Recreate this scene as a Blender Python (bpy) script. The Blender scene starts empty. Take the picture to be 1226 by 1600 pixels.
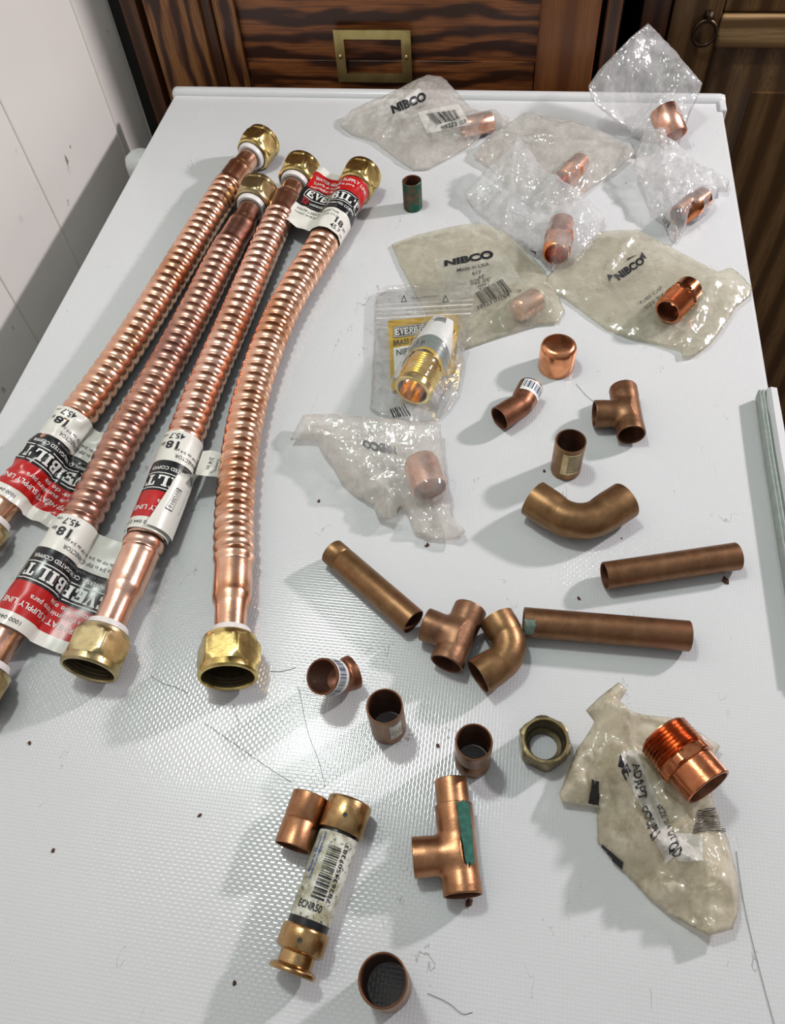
import bpy, bmesh, math, random
import numpy as np
from mathutils import Vector, Matrix, noise
from mathutils.bvhtree import BVHTree
from mathutils.geometry import delaunay_2d_cdt
random.seed(7)
PI = math.pi
S = bpy.context.scene
COL = S.collection
TOP = 0.85                      # height of the white work surface above the floor

# ------------------------------------------------------------ camera
FPX = 1233.52
CR = np.array([[0.988191489, 0.140582803, -0.060943059],
               [-0.082387886, 0.822858517, 0.562242027],
               [-0.129189075, 0.550581816, -0.824724103]])   # rows: right, up, look
CAM = np.array([0.0, 0.0, TOP + 0.40])
cd = bpy.data.cameras.new('camera'); cam = bpy.data.objects.new('camera', cd); COL.objects.link(cam)
cd.sensor_fit = 'VERTICAL'; cd.sensor_height = 24.0; cd.sensor_width = 24.0
cd.lens = FPX / 1600 * 24.0; cd.clip_start = 0.01; cd.clip_end = 20
m = Matrix.Identity(4)
for i in range(3):
    m[i][0] = CR[0][i]; m[i][1] = CR[1][i]; m[i][2] = -CR[2][i]; m[i][3] = CAM[i]
cam.matrix_world = m
S.camera = cam

# ------------------------------------------------------------ world, lamps, exposure
S.view_settings.view_transform = 'Standard'; S.view_settings.look = 'None'
S.view_settings.gamma = 1; S.view_settings.use_curve_mapping = False
S.view_settings.exposure = 0.10
try: S.cycles.transparent_max_bounces = 32; S.cycles.caustics_reflective = False
except Exception: pass
w = bpy.data.worlds.new('room_light'); S.world = w; w.use_nodes = True
wn = w.node_tree.nodes; wl = w.node_tree.links
bg = wn['Background']; tc = wn.new('ShaderNodeTexCoord'); sp = wn.new('ShaderNodeSeparateXYZ')
cr = wn.new('ShaderNodeValToRGB')
wl.new(tc.outputs['Generated'], sp.inputs[0]); wl.new(sp.outputs['Z'], cr.inputs[0]); wl.new(cr.outputs[0], bg.inputs['Color'])
cr.color_ramp.elements[0].position = 0.0; cr.color_ramp.elements[0].color = (0.30, 0.24, 0.20, 1)
cr.color_ramp.elements[1].position = 0.75; cr.color_ramp.elements[1].color = (0.86, 0.90, 0.90, 1)
bg.inputs['Strength'].default_value = 0.36

def lamp(name, loc, aim, power, size, color):
    l = bpy.data.lights.new(name, 'AREA'); l.shape = 'DISK'; l.size = size; l.energy = power; l.color = color
    o = bpy.data.objects.new(name, l); COL.objects.link(o)
    o.location = Vector(loc); d = Vector(aim) - Vector(loc)
    o.rotation_euler = d.to_track_quat('-Z', 'Y').to_euler(); return o
lamp('ceiling_lamp', (-0.285, 0.43, TOP + 1.02), (-0.2, 0.35, TOP), 3.5, 0.11, (0.92, 1.0, 0.95))
lamp('side_lamp', (0.88, 0.85, TOP + 0.62), (-0.25, 0.45, TOP), 10.6, 0.075, (1.0, 0.92, 0.94))

# ------------------------------------------------------------ helpers
def ray(px, py):
    d = CR.T @ np.array([(px - 613) / FPX, -(py - 800) / FPX, 1.0]); return d
def P(px, py, h=0.0):           # world point seen at that place of the photograph, h above the work surface
    d = ray(px, py); t = (TOP + h - CAM[2]) / d[2]; return Vector(CAM + d * t)
def PY(px, py, Y):
    d = ray(px, py); return Vector(CAM + d * Y / d[1])
def PX_(px, py, X):
    d = ray(px, py); return Vector(CAM + d * X / d[0])

def link(name, verts, faces, mats, origin=None, parent=None, smooth=True, mi=None):
    me = bpy.data.meshes.new(name)
    if origin is None: origin = Vector((0, 0, 0))
    me.from_pydata([tuple(Vector(v) - origin) for v in verts], [], faces)
    if not isinstance(mats, (list, tuple)): mats = [mats]
    for mm in mats: me.materials.append(mm)
    if mi is not None: me.polygons.foreach_set('material_index', mi)
    if smooth: me.polygons.foreach_set('use_smooth', [True] * len(me.polygons))
    me.update()
    o = bpy.data.objects.new(name, me); COL.objects.link(o)
    if parent is not None:
        o.parent = parent; o.location = origin - world_loc(parent)
    else: o.location = origin
    return o
def world_loc(o):
    v = Vector(o.location)
    while o.parent: o = o.parent; v = v + Vector(o.location)
    return v
def thing(name, label, cat, loc, group=None):
    o = bpy.data.objects.new(name, None); COL.objects.link(o); o.location = loc
    o.empty_display_size = 0.01
    o['label'] = label; o['category'] = cat
    if group: o['group'] = group
    return o
def tag(o, label, cat, group=None):
    o['label'] = label; o['category'] = cat
    if group: o['group'] = group
    return o
def struct(o): o['kind'] = 'structure'; return o
def sharp(o, ang=35):
    bm = bmesh.new(); bm.from_mesh(o.data)
    for e in bm.edges:
        if len(e.link_faces) == 2 and e.calc_face_angle(0) > math.radians(ang): e.smooth = False
    bm.to_mesh(o.data); bm.free(); return o

def boxvf(lo, hi):
    x0, y0, z0 = lo; x1, y1, z1 = hi
    v = [(x0,y0,z0),(x1,y0,z0),(x1,y1,z0),(x0,y1,z0),(x0,y0,z1),(x1,y0,z1),(x1,y1,z1),(x0,y1,z1)]
    f = [(0,3,2,1),(4,5,6,7),(0,1,5,4),(1,2,6,5),(2,3,7,6),(3,0,4,7)]
    return v, f
def box(name, lo, hi, mat, parent=None, bevel=0, origin=None):
    v, f = boxvf(lo, hi)
    bm = bmesh.new(); bv = [bm.verts.new(a) for a in v]
    for a in f: bm.faces.new([bv[i] for i in a])
    if bevel: bmesh.ops.bevel(bm, geom=bm.edges[:], offset=bevel, segments=3, profile=0.6, affect='EDGES')
    vs = [x.co.copy() for x in bm.verts]; bm.verts.index_update(); fs = [[x.index for x in a.verts] for a in bm.faces]; bm.free()
    if origin is None: origin = Vector(((lo[0]+hi[0])/2, (lo[1]+hi[1])/2, lo[2]))
    return link(name, vs, fs, mat, origin, parent, smooth=False)

def frame(o, d, up=(0, 0, 1)):  # matrix: local z along d, local y towards up
    d = Vector(d).normalized(); u = Vector(up); u = (u - d * u.dot(d))
    if u.length < 1e-6: u = Vector((0, 1, 0)); u = u - d * u.dot(d)
    u.normalize(); x = u.cross(d)
    M = Matrix.Identity(4)
    for i in range(3): M[i][0] = x[i]; M[i][1] = u[i]; M[i][2] = d[i]; M[i][3] = o[i]
    return M
def lathe_vf(prof, M, n=56, rad=None):
    """prof: closed or open list of (z, r); rad(theta, r, z) reshapes the radius"""
    V, F = [], []
    for (z, r) in prof:
        for k in range(n):
            t = 2 * PI * k / n; rr = rad(t, r, z) if rad else r
            V.append(M @ Vector((rr * math.sin(t), rr * math.cos(t), z)))
    for i in range(len(prof) - 1):
        for k in range(n):
            a = i * n + k; b = i * n + (k + 1) % n; F.append((a, b, b + n, a + n))
    return V, F
def lathe(name, prof, M, mat, parent=None, n=56, rad=None, close=False, origin=None, sh=40, bore=None):
    if close: prof = list(prof) + [prof[0]]
    V, F = lathe_vf(prof, M, n, rad)
    o = link(name, V, F, mat, origin if origin is not None else M.translation.copy(), parent)
    bm = bmesh.new(); bm.from_mesh(o.data); bmesh.ops.remove_doubles(bm, verts=bm.verts, dist=1e-6)
    bmesh.ops.recalc_face_normals(bm, faces=bm.faces)
    if bore:
        o.data.materials.append(bore[0]); Mi = (M.inverted() @ Matrix.Translation(world_loc(o)))
        for f_ in bm.faces:
            q = Mi @ f_.calc_center_median()
            if math.hypot(q.x, q.y) < bore[1]: f_.material_index = 1
    bm.to_mesh(o.data); bm.free()
    return sharp(o, sh)

# ------------------------------------------------------------ materials
def newmat(name):
    mt = bpy.data.materials.new(name); mt.use_nodes = True
    nt = mt.node_tree; return mt, nt, nt.nodes, nt.links, nt.nodes['Principled BSDF']
def texco(nt, kind='Object', scale=1.0, rot=(0, 0, 0)):
    t = nt.nodes.new('ShaderNodeTexCoord'); mp = nt.nodes.new('ShaderNodeMapping')
    nt.links.new(t.outputs[kind], mp.inputs[0])
    mp.inputs['Scale'].default_value = scale if isinstance(scale, (tuple, list)) else (scale,) * 3
    mp.inputs['Rotation'].default_value = rot
    return mp.outputs[0]
def nz(nt, vec, scale, detail=4, rough=0.6, dist=0):
    n = nt.nodes.new('ShaderNodeTexNoise'); n.inputs['Scale'].default_value = scale; n.inputs['Detail'].default_value = detail
    n.inputs['Roughness'].default_value = rough; n.inputs['Distortion'].default_value = dist
    nt.links.new(vec, n.inputs['Vector']); return n.outputs[0]
def ramp(nt, fac, stops, interp='LINEAR'):
    r = nt.nodes.new('ShaderNodeValToRGB'); nt.links.new(fac, r.inputs[0]); r.color_ramp.interpolation = interp
    e = r.color_ramp.elements
    while len(e) < len(stops): e.new(0.5)
    for i, (p, c) in enumerate(stops):
        e[i].position = p; e[i].color = (*c, 1) if len(c) == 3 else c
    return r.outputs[0]
def mix(nt, fac, a, b, mode='MIX'):
    m_ = nt.nodes.new('ShaderNodeMix'); m_.data_type = 'RGBA'; m_.blend_type = mode
    for sock, v in ((m_.inputs[0], fac), (m_.inputs[6], a), (m_.inputs[7], b)):
        if hasattr(v, 'is_output'): nt.links.new(v, sock)
        elif isinstance(v, (int, float)): sock.default_value = v
        else: sock.default_value = (*v, 1)
    return m_.outputs[2]
def math_(nt, op, a, b=None):
    n = nt.nodes.new('ShaderNodeMath'); n.operation = op
    for i, v in enumerate((a, b)):
        if v is None: continue
        if hasattr(v, 'is_output'): nt.links.new(v, n.inputs[i])
        else: n.inputs[i].default_value = v
    return n.outputs[0]
def bump(nt, bs, h, strength=0.3, dist=0.001):
    b = nt.nodes.new('ShaderNodeBump'); b.inputs['Strength'].default_value = strength; b.inputs['Distance'].default_value = dist
    nt.links.new(h, b.inputs['Height']); nt.links.new(b.outputs[0], bs.inputs['Normal']); return b

def metal(name, c1, c2, c3=None, rough=0.33, sc=120, var=0.12, green=None, bmp=0.12, metallic=1.0):
    mt, nt, N, L, bs = newmat(name)
    v = texco(nt)
    n1 = nz(nt, v, sc, 5, 0.65); n2 = nz(nt, v, sc * 0.35, 3, 0.5, 0.6)
    col = ramp(nt, n1, [(0.35, c1), (0.65, c2)])
    if c3: col = mix(nt, ramp(nt, n2, [(0.50, (0, 0, 0)), (0.68, (1, 1, 1))]), col, c3)
    if green: col = mix(nt, ramp(nt, nz(nt, v, sc * 0.6, 5, 0.7), [(green[1], (0, 0, 0)), (green[1] + 0.06, (1, 1, 1))]), col, green[0])
    L.new(col, bs.inputs['Base Color'])
    bs.inputs['Metallic'].default_value = metallic
    r = N.new('ShaderNodeMapRange'); L.new(n1, r.inputs[0]); r.inputs[3].default_value = rough - var; r.inputs[4].default_value = rough + var
    L.new(r.outputs[0], bs.inputs['Roughness'])
    bump(nt, bs, nz(nt, v, sc * 5, 3, 0.7), bmp, 0.0006)
    return mt
def plain(name, c, rough=0.5, sc=300, amt=0.12, metallic=0, spec=0.5):
    mt, nt, N, L, bs = newmat(name); v = texco(nt)
    L.new(ramp(nt, nz(nt, v, sc, 4), [(0.3, tuple(x * (1 - amt) for x in c)), (0.7, c)]), bs.inputs['Base Color'])
    bs.inputs['Roughness'].default_value = rough; bs.inputs['Metallic'].default_value = metallic
    bs.inputs['Specular IOR Level'].default_value = spec
    return mt
M = {}
M['hose'] = metal('bright_copper', (0.82, 0.46, 0.31), (0.94, 0.59, 0.43), (0.68, 0.33, 0.19), 0.25, 90, 0.06)
M['hose_purple'] = metal('dull_purplish_copper', (0.50, 0.27, 0.20), (0.70, 0.40, 0.30), (0.42, 0.22, 0.18), 0.30, 90, 0.06)
M['hose_rose'] = metal('rosy_copper', (0.82, 0.48, 0.36), (0.94, 0.61, 0.48), (0.70, 0.37, 0.25), 0.25, 90, 0.06)
M['copper'] = metal('new_copper', (0.72, 0.28, 0.13), (0.90, 0.42, 0.22), (0.50, 0.18, 0.08), 0.24, 150, 0.08)
M['copper_red'] = metal('glossy_reddish_copper', (0.48, 0.15, 0.065), (0.72, 0.28, 0.13), (0.28, 0.085, 0.035), 0.22, 130, 0.08)
M['pink'] = metal('pale_pink_copper', (0.80, 0.42, 0.30), (0.95, 0.58, 0.45), None, 0.30, 150)
M['brown'] = metal('brown_oxidised_copper', (0.19, 0.095, 0.046), (0.29, 0.150, 0.078), (0.25, 0.115, 0.062), 0.40, 120, 0.06, None, 0.12, 0.82)
M['brown_green'] = metal('brown_copper_with_verdigris', (0.20, 0.10, 0.055), (0.31, 0.165, 0.095), (0.25, 0.115, 0.062), 0.42, 120, 0.06, ((0.12, 0.15, 0.11), 0.60), 0.12, 0.82)
M['olive'] = metal('olive_brown_copper', (0.21, 0.115, 0.050), (0.31, 0.175, 0.082), (0.24, 0.115, 0.058), 0.40, 130, 0.06, None, 0.12, 0.82)
M['redbrown'] = metal('reddish_brown_copper', (0.21, 0.085, 0.045), (0.31, 0.130, 0.070), (0.15, 0.065, 0.04), 0.40, 130, 0.06, None, 0.12, 0.82)
M['tan'] = metal('tan_copper', (0.38, 0.18, 0.09), (0.54, 0.27, 0.145), (0.30, 0.14, 0.07), 0.36, 130, 0.08)
M['verdigris_pipe'] = metal('dark_green_tarnished_copper', (0.10, 0.075, 0.055), (0.17, 0.12, 0.08), (0.12, 0.06, 0.03), 0.5, 160, 0.08, ((0.03, 0.13, 0.09), 0.47))
M['verdigris'] = plain('green_verdigris_crust', (0.035, 0.16, 0.12), 0.85, 500, 0.5)
M['brass'] = metal('bright_brass', (0.60, 0.44, 0.16), (0.80, 0.62, 0.26), (0.48, 0.34, 0.12), 0.26, 160, 0.08)
M['brass_dull'] = metal('dull_brass', (0.46, 0.36, 0.19), (0.62, 0.50, 0.28), (0.36, 0.28, 0.14), 0.32, 160, 0.08)
M['brass_old'] = metal('tarnished_brass', (0.16, 0.125, 0.065), (0.28, 0.22, 0.12), (0.10, 0.08, 0.045), 0.40, 160, 0.08)
M['brass_fuse'] = metal('worn_brass_copper', (0.42, 0.25, 0.11), (0.62, 0.40, 0.19), (0.28, 0.15, 0.06), 0.28, 160, 0.1)
M['brass_yellow'] = metal('golden_brass', (0.85, 0.60, 0.15), (0.98, 0.76, 0.28), None, 0.16, 160, 0.05)
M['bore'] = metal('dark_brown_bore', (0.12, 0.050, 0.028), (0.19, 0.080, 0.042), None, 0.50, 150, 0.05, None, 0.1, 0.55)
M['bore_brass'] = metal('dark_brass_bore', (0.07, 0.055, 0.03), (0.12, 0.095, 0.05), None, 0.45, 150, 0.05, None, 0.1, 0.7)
M['brass_plate'] = metal('satin_brass_plate', (0.52, 0.42, 0.16), (0.68, 0.56, 0.24), (0.40, 0.31, 0.12), 0.38, 60, 0.08)
M['dark'] = metal('dark_inner_rubber', (0.02, 0.018, 0.015), (0.035, 0.03, 0.025), None, 0.6, 200, 0.05, None, 0.1, 0.0)
M['plastic_white'] = plain('white_plastic', (0.86, 0.80, 0.78), 0.4)
M['paper'] = plain('cream_label_paper', (0.82, 0.80, 0.73), 0.32, 90, 0.08)
M['paper_white'] = plain('white_label_paper', (0.85, 0.85, 0.82), 0.4, 200, 0.06)
M['red'] = plain('red_label_ink', (0.52, 0.012, 0.012), 0.28, 90, 0.12)
M['black'] = plain('black_label_ink', (0.012, 0.012, 0.015), 0.25, 90, 0.3)
M['ink'] = plain('black_print', (0.015, 0.015, 0.02), 0.45)
M['ink_grey'] = plain('dark_grey_print', (0.05, 0.05, 0.055), 0.5)
M['ink_faded'] = plain('faded_grey_print', (0.20, 0.20, 0.20), 0.5)
M['ink_blue'] = plain('blue_print', (0.03, 0.12, 0.42), 0.5)
M['ink_navy'] = plain('navy_print', (0.03, 0.05, 0.13), 0.5)
M['ink_white'] = plain('white_print', (0.86, 0.86, 0.82), 0.4)
M['ink_red'] = plain('red_print', (0.5, 0.03, 0.03), 0.4)
M['yellow'] = plain('mustard_card', (0.60, 0.38, 0.02), 0.3, 90, 0.1)
M['grey_card'] = plain('grey_card_band', (0.20, 0.235, 0.22), 0.35, 90, 0.1)
M['gasket'] = plain('grey_green_rubber', (0.34, 0.39, 0.36), 0.6, 200, 0.25)
M['rust'] = plain('dirty_crumb', (0.12, 0.05, 0.03), 0.9, 900, 0.5)
M['hair'] = plain('dark_hair', (0.06, 0.05, 0.045), 0.6)
M['shadow_gap'] = plain('painted_gap_shade', (0.006, 0.005, 0.004), 0.8)  # near-black colour paints in the shade of the cabinet gaps
def sticker_mat(name, base):
    mt, nt, N, L, bs = newmat(name); v = texco(nt)
    a = ramp(nt, nz(nt, v, 500, 6, 0.7), [(0.36, (0.10, 0.09, 0.06)), (0.46, base)])
    b = ramp(nt, nz(nt, v, 110, 4, 0.6), [(0.42, (0.50, 0.47, 0.36)), (0.60, (1, 1, 1))])
    L.new(mix(nt, 1.0, a, b, 'MULTIPLY'), bs.inputs['Base Color']); bs.inputs['Roughness'].default_value = 0.35; return mt
M['fuse_paper'] = sticker_mat('grimy_white_label', (0.80, 0.80, 0.72))

# white textured sheet metal with embossed weave, specks and scratches
def panel_mat():
    mt, nt, N, L, bs = newmat('white_embossed_sheet_metal')
    v = texco(nt)
    base = ramp(nt, nz(nt, v, 5, 3), [(0.3, (0.66, 0.67, 0.68)), (0.7, (0.70, 0.71, 0.72))])
    # little dark specks
    vo = N.new('ShaderNodeTexVoronoi'); vo.inputs['Scale'].default_value = 75; L.new(v, vo.inputs['Vector'])
    wn_ = N.new('ShaderNodeTexWhiteNoise'); wn_.noise_dimensions = '3D'; L.new(vo.outputs['Position'], wn_.inputs['Vector'])
    thr = N.new('ShaderNodeMapRange'); L.new(wn_.outputs[0], thr.inputs[0]); thr.inputs[1].default_value = 0.80; thr.inputs[2].default_value = 1.0
    thr.inputs[3].default_value = 0.0; thr.inputs[4].default_value = 0.055
    spk = math_(nt, 'LESS_THAN', vo.outputs['Distance'], thr.outputs[0])
    patch = ramp(nt, nz(nt, v, 9, 3), [(0.45, (0, 0, 0)), (0.6, (1, 1, 1))])
    base = mix(nt, math_(nt, 'MULTIPLY', spk, patch), base, (0.07, 0.06, 0.05))
    # fine wandering scratches
    for sc, ro, th in ((14, 0.5, 0.0022), (22, 1.9, 0.0016)):
        vv = texco(nt, 'Object', (sc, sc * 0.35, sc), (0, 0, ro))
        n = nz(nt, vv, 1.0, 5, 0.55, 0.3)
        a = math_(nt, 'ABSOLUTE', math_(nt, 'SUBTRACT', n, 0.5))
        line = math_(nt, 'LESS_THAN', a, th * 0.6)
        gate = ramp(nt, nz(nt, v, 16 + sc, 3), [(0.60, (0, 0, 0)), (0.64, (1, 1, 1))])
        base = mix(nt, math_(nt, 'MULTIPLY', math_(nt, 'MULTIPLY', line, gate), 0.5), base, (0.16, 0.16, 0.16))
    # smudge of grime near the front right
    sx = N.new('ShaderNodeSeparateXYZ'); L.new(v, sx.inputs[0])
    for (cx, cy, rx, ry) in SMUDGES:
        dx = math_(nt, 'DIVIDE', math_(nt, 'SUBTRACT', sx.outputs[0], cx), rx); dy = math_(nt, 'DIVIDE', math_(nt, 'SUBTRACT', sx.outputs[1], cy), ry)
        d2 = math_(nt, 'ADD', math_(nt, 'MULTIPLY', dx, dx), math_(nt, 'MULTIPLY', dy, dy))
        inside = math_(nt, 'MAXIMUM', math_(nt, 'SUBTRACT', 1.0, d2), 0.0)
        g = ramp(nt, nz(nt, v, 420, 5, 0.75), [(0.52, (0, 0, 0)), (0.60, (1, 1, 1))])
        base = mix(nt, math_(nt, 'MULTIPLY', g, math_(nt, 'MULTIPLY', inside, 0.8)), base, (0.10, 0.09, 0.07))
    L.new(base, bs.inputs['Base Color'])
    bs.inputs['Roughness'].default_value = 0.17; bs.inputs['Specular IOR Level'].default_value = 0.75
    # basket-weave emboss
    CK = 560.0
    ck = N.new('ShaderNodeTexChecker'); ck.inputs['Scale'].default_value = CK; L.new(v, ck.inputs['Vector'])
    def bars(axis):
        s = N.new('ShaderNodeSeparateXYZ'); L.new(v, s.inputs[0])
        return math_(nt, 'SINE', math_(nt, 'MULTIPLY', s.outputs[axis], CK * 2 * PI))
    h = N.new('ShaderNodeMix'); h.data_type = 'FLOAT'; L.new(ck.outputs['Fac'], h.inputs[0]); L.new(bars(0), h.inputs[2]); L.new(bars(1), h.inputs[3])
    hh = math_(nt, 'ADD', h.outputs[0], math_(nt, 'MULTIPLY', nz(nt, v, 300, 2), 1.2))
    bump(nt, bs, hh, 0.34, 0.00010)
    return mt
a_ = P(885, 1528); b_ = P(985, 1525); c_ = P(250, 1190)
SMUDGES = [(a_.x, a_.y - 0.0, 0.016, 0.006), (b_.x, b_.y, 0.012, 0.005), (c_.x - 0.02, c_.y, 0.018, 0.008)]
M['panel'] = panel_mat()
M['enamel'] = plain('white_enamel', (0.68, 0.69, 0.70), 0.25, 20, 0.05)
M['milky'] = plain('milky_plastic', (0.60, 0.63, 0.62), 0.35, 20, 0.05)

def wood(name, dark, light, grain, ring=26, dist=6, rough=0.32, axis='Z', stretch=0.12):
    mt, nt, N, L, bs = newmat(name)
    sc = {'Z': (1, 1, stretch), 'X': (stretch, 1, 1)}[axis]
    v = texco(nt, 'Object', sc)
    wv = N.new('ShaderNodeTexWave'); wv.wave_type = 'BANDS'; wv.bands_direction = 'X' if axis == 'Z' else 'Z'
    wv.inputs['Scale'].default_value = ring; wv.inputs['Distortion'].default_value = dist
    wv.inputs['Detail'].default_value = 3; wv.inputs['Detail Scale'].default_value = 1.6; wv.inputs['Detail Roughness'].default_value = 0.6
    L.new(v, wv.inputs['Vector'])
    sc2 = {'Z': (1, 1, 0.03), 'X': (0.03, 1, 1)}[axis]
    fine = nz(nt, texco(nt, 'Object', sc2), 600, 4, 0.7)
    col = ramp(nt, wv.outputs['Fac'], [(0.15, dark), (0.42, grain), (0.8, light)])
    col = mix(nt, 0.55, col, ramp(nt, fine, [(0.35, tuple(x * 0.35 for x in dark)), (0.6, light)]), 'MULTIPLY') if False else mix(nt, ramp(nt, fine, [(0.40, (0.6, 0.6, 0.6)), (0.55, (0, 0, 0))]), col, dark)
    L.new(col, bs.inputs['Base Color']); bs.inputs['Roughness'].default_value = rough
    bump(nt, bs, fine, 0.15, 0.0005)
    return mt
OAKD, OAKM, OAKL = (0.040, 0.013, 0.006), (0.15, 0.052, 0.018), (0.30, 0.125, 0.040)
M['oak_v'] = wood('dark_oak_upright_grain', OAKD, OAKL, OAKM, 16, 11, axis='Z', stretch=0.22)
M['oak_h'] = wood('dark_oak_level_grain', OAKD, (0.28, 0.095, 0.028), (0.13, 0.040, 0.013), 16, 11, axis='X', stretch=0.22)
M['oak_side'] = wood('plain_dark_oak', (0.05, 0.018, 0.008), (0.13, 0.050, 0.020), (0.09, 0.034, 0.014), 20, 2, axis='Z', stretch=0.05)
M['oak_orange'] = wood('orange_oak', (0.13, 0.040, 0.010), (0.24, 0.085, 0.022), (0.19, 0.062, 0.016), 10, 3, axis='Z', stretch=0.08)
M['pine_v'] = wood('brown_pine_upright_grain', (0.075, 0.036, 0.014), (0.19, 0.105, 0.044), (0.13, 0.068, 0.026), 11, 3, axis='Z', stretch=0.10)
M['pine_h'] = wood('pale_pine_level_grain', (0.18, 0.10, 0.045), (0.42, 0.27, 0.13), (0.30, 0.18, 0.08), 14, 3, axis='X', stretch=0.10)
M['iron'] = metal('dark_bronze_ring', (0.07, 0.045, 0.035), (0.12, 0.08, 0.06), None, 0.4, 100)

def wall_mat():
    mt, nt, N, L, bs = newmat('off_white_wallboard'); v = texco(nt)
    base = ramp(nt, nz(nt, v, 4, 3), [(0.3, (0.80, 0.78, 0.74)), (0.7, (0.86, 0.84, 0.80))])
    n = nz(nt, texco(nt, 'Object', (1, 1.2, 0.8)), 42, 4, 0.55)
    g = ramp(nt, nz(nt, v, 7, 2), [(0.5, (0, 0, 0)), (0.6, (1, 1, 1))])
    sp = ramp(nt, n, [(0.665, (0, 0, 0)), (0.69, (1, 1, 1))])
    base = mix(nt, math_(nt, 'MULTIPLY', sp, g), base, (0.30, 0.26, 0.21))
    L.new(base, bs.inputs['Base Color']); bs.inputs['Roughness'].default_value = 0.42
    bump(nt, bs, nz(nt, v, 60, 3), 0.08, 0.001); return mt
M['wall'] = wall_mat()
M['groove'] = plain('pale_groove_caulk', (0.74, 0.72, 0.64), 0.5)
M['floor'] = plain('dull_brown_floor', (0.10, 0.075, 0.055), 0.6, 8, 0.3)

def film_mat(name, tint, milk, dirt=0.0, gloss=0.10, bsc=260, bst=0.9, milkcol=(0.85, 0.85, 0.83), trans=0.5, crease=0.35):
    mt, nt, N, L, bs = newmat(name)
    N.remove(bs); out = N['Material Output']; v = texco(nt)
    tr = N.new('ShaderNodeBsdfTransparent'); tr.inputs[0].default_value = (*tint, 1)
    df = N.new('ShaderNodeBsdfDiffuse'); tl = N.new('ShaderNodeBsdfTranslucent'); gl = N.new('ShaderNodeBsdfGlossy')
    gl.inputs['Roughness'].default_value = gloss; gl.inputs[0].default_value = (1, 1, 1, 1)
    if dirt:
        mcol = mix(nt, ramp(nt, nz(nt, v, 100, 7, 0.75), [(0.47, (0, 0, 0)), (0.66, (dirt,) * 3)]), milkcol, (0.30, 0.22, 0.12))
        L.new(mcol, df.inputs[0]); L.new(mcol, tl.inputs[0])
    else:
        df.inputs[0].default_value = (*milkcol, 1); tl.inputs[0].default_value = (*milkcol, 1)
    b = N.new('ShaderNodeBump'); b.inputs['Strength'].default_value = bst; b.inputs['Distance'].default_value = 0.0022
    wv_ = N.new('ShaderNodeVectorMath'); wv_.operation = 'ADD'; wn3 = N.new('ShaderNodeTexNoise'); wn3.inputs['Scale'].default_value = 60; L.new(v, wn3.inputs['Vector'])
    sc3 = N.new('ShaderNodeVectorMath'); sc3.operation = 'SCALE'; sc3.inputs[3].default_value = 0.03; L.new(wn3.outputs['Color'], sc3.inputs[0]); L.new(v, wv_.inputs[0]); L.new(sc3.outputs[0], wv_.inputs[1])
    v1 = N.new('ShaderNodeTexVoronoi'); v1.inputs['Scale'].default_value = bsc * 0.45; L.new(wv_.outputs[0], v1.inputs['Vector'])
    v2 = N.new('ShaderNodeTexVoronoi'); v2.inputs['Scale'].default_value = bsc * 1.3; L.new(wv_.outputs[0], v2.inputs['Vector'])
    L.new(math_(nt, 'ADD', v1.outputs['Distance'], math_(nt, 'MULTIPLY', v2.outputs['Distance'], 0.22)), b.inputs['Height'])
    L.new(b.outputs[0], gl.inputs['Normal'])
    s1 = N.new('ShaderNodeMixShader'); s1.inputs[0].default_value = trans; L.new(df.outputs[0], s1.inputs[1]); L.new(tl.outputs[0], s1.inputs[2])
    s2 = N.new('ShaderNodeMixShader'); L.new(tr.outputs[0], s2.inputs[1]); L.new(s1.outputs[0], s2.inputs[2])
    mf = N.new('ShaderNodeMapRange'); L.new(nz(nt, v, bsc * 0.35, 4, 0.6, 0.5), mf.inputs[0])
    mf.inputs[1].default_value = 0.3; mf.inputs[2].default_value = 0.7; mf.inputs[3].default_value = milk * 0.6; mf.inputs[4].default_value = min(1, milk * 1.4)
    # whiter crease lines: light scattered at folds, put into the film's milkiness
    v3 = N.new('ShaderNodeTexVoronoi'); v3.feature = 'DISTANCE_TO_EDGE'; v3.inputs['Scale'].default_value = bsc * 0.45; L.new(wv_.outputs[0], v3.inputs['Vector'])
    gate = ramp(nt, nz(nt, v, 55, 3), [(0.42, (0, 0, 0)), (0.6, (1, 1, 1))])
    cz = math_(nt, 'MULTIPLY', ramp(nt, v3.outputs['Distance'], [(0.0, (crease,) * 3), (0.05, (crease * 0.25,) * 3), (0.16, (0, 0, 0))]), gate)
    f = math_(nt, 'ADD', mf.outputs[0], cz)
    if dirt: f = math_(nt, 'ADD', f, ramp(nt, nz(nt, v, 70, 6, 0.7), [(0.55, (0, 0, 0)), (0.75, (dirt * 0.6,) * 3)]))
    L.new(math_(nt, 'MINIMUM', f, 0.97), s2.inputs[0])
    fr = N.new('ShaderNodeFresnel'); fr.inputs[0].default_value = 1.38
    s3 = N.new('ShaderNodeMixShader'); L.new(math_(nt, 'MINIMUM', math_(nt, 'ADD', fr.outputs[0], 0.025), 0.35), s3.inputs[0]); L.new(s2.outputs[0], s3.inputs[1]); L.new(gl.outputs[0], s3.inputs[2])
    L.new(s3.outputs[0], out.inputs[0]); return mt
M['film_clear'] = film_mat('clear_crinkled_film', (1, 1, 1), 0.32, 0, 0.10, 200, 0.55, (0.97, 0.97, 0.97), 0.4, 0.14)
M['film_zip'] = film_mat('clear_zip_film', (1, 1, 1), 0.07, 0, 0.08, 130, 0.35, (0.95, 0.95, 0.94), 0.4, 0.2)
M['film_soft'] = film_mat('soft_clear_film', (0.99, 0.985, 0.97), 0.30, 0.12, 0.12, 140, 0.5, (0.95, 0.91, 0.86), 0.4, 0.12)
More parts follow.
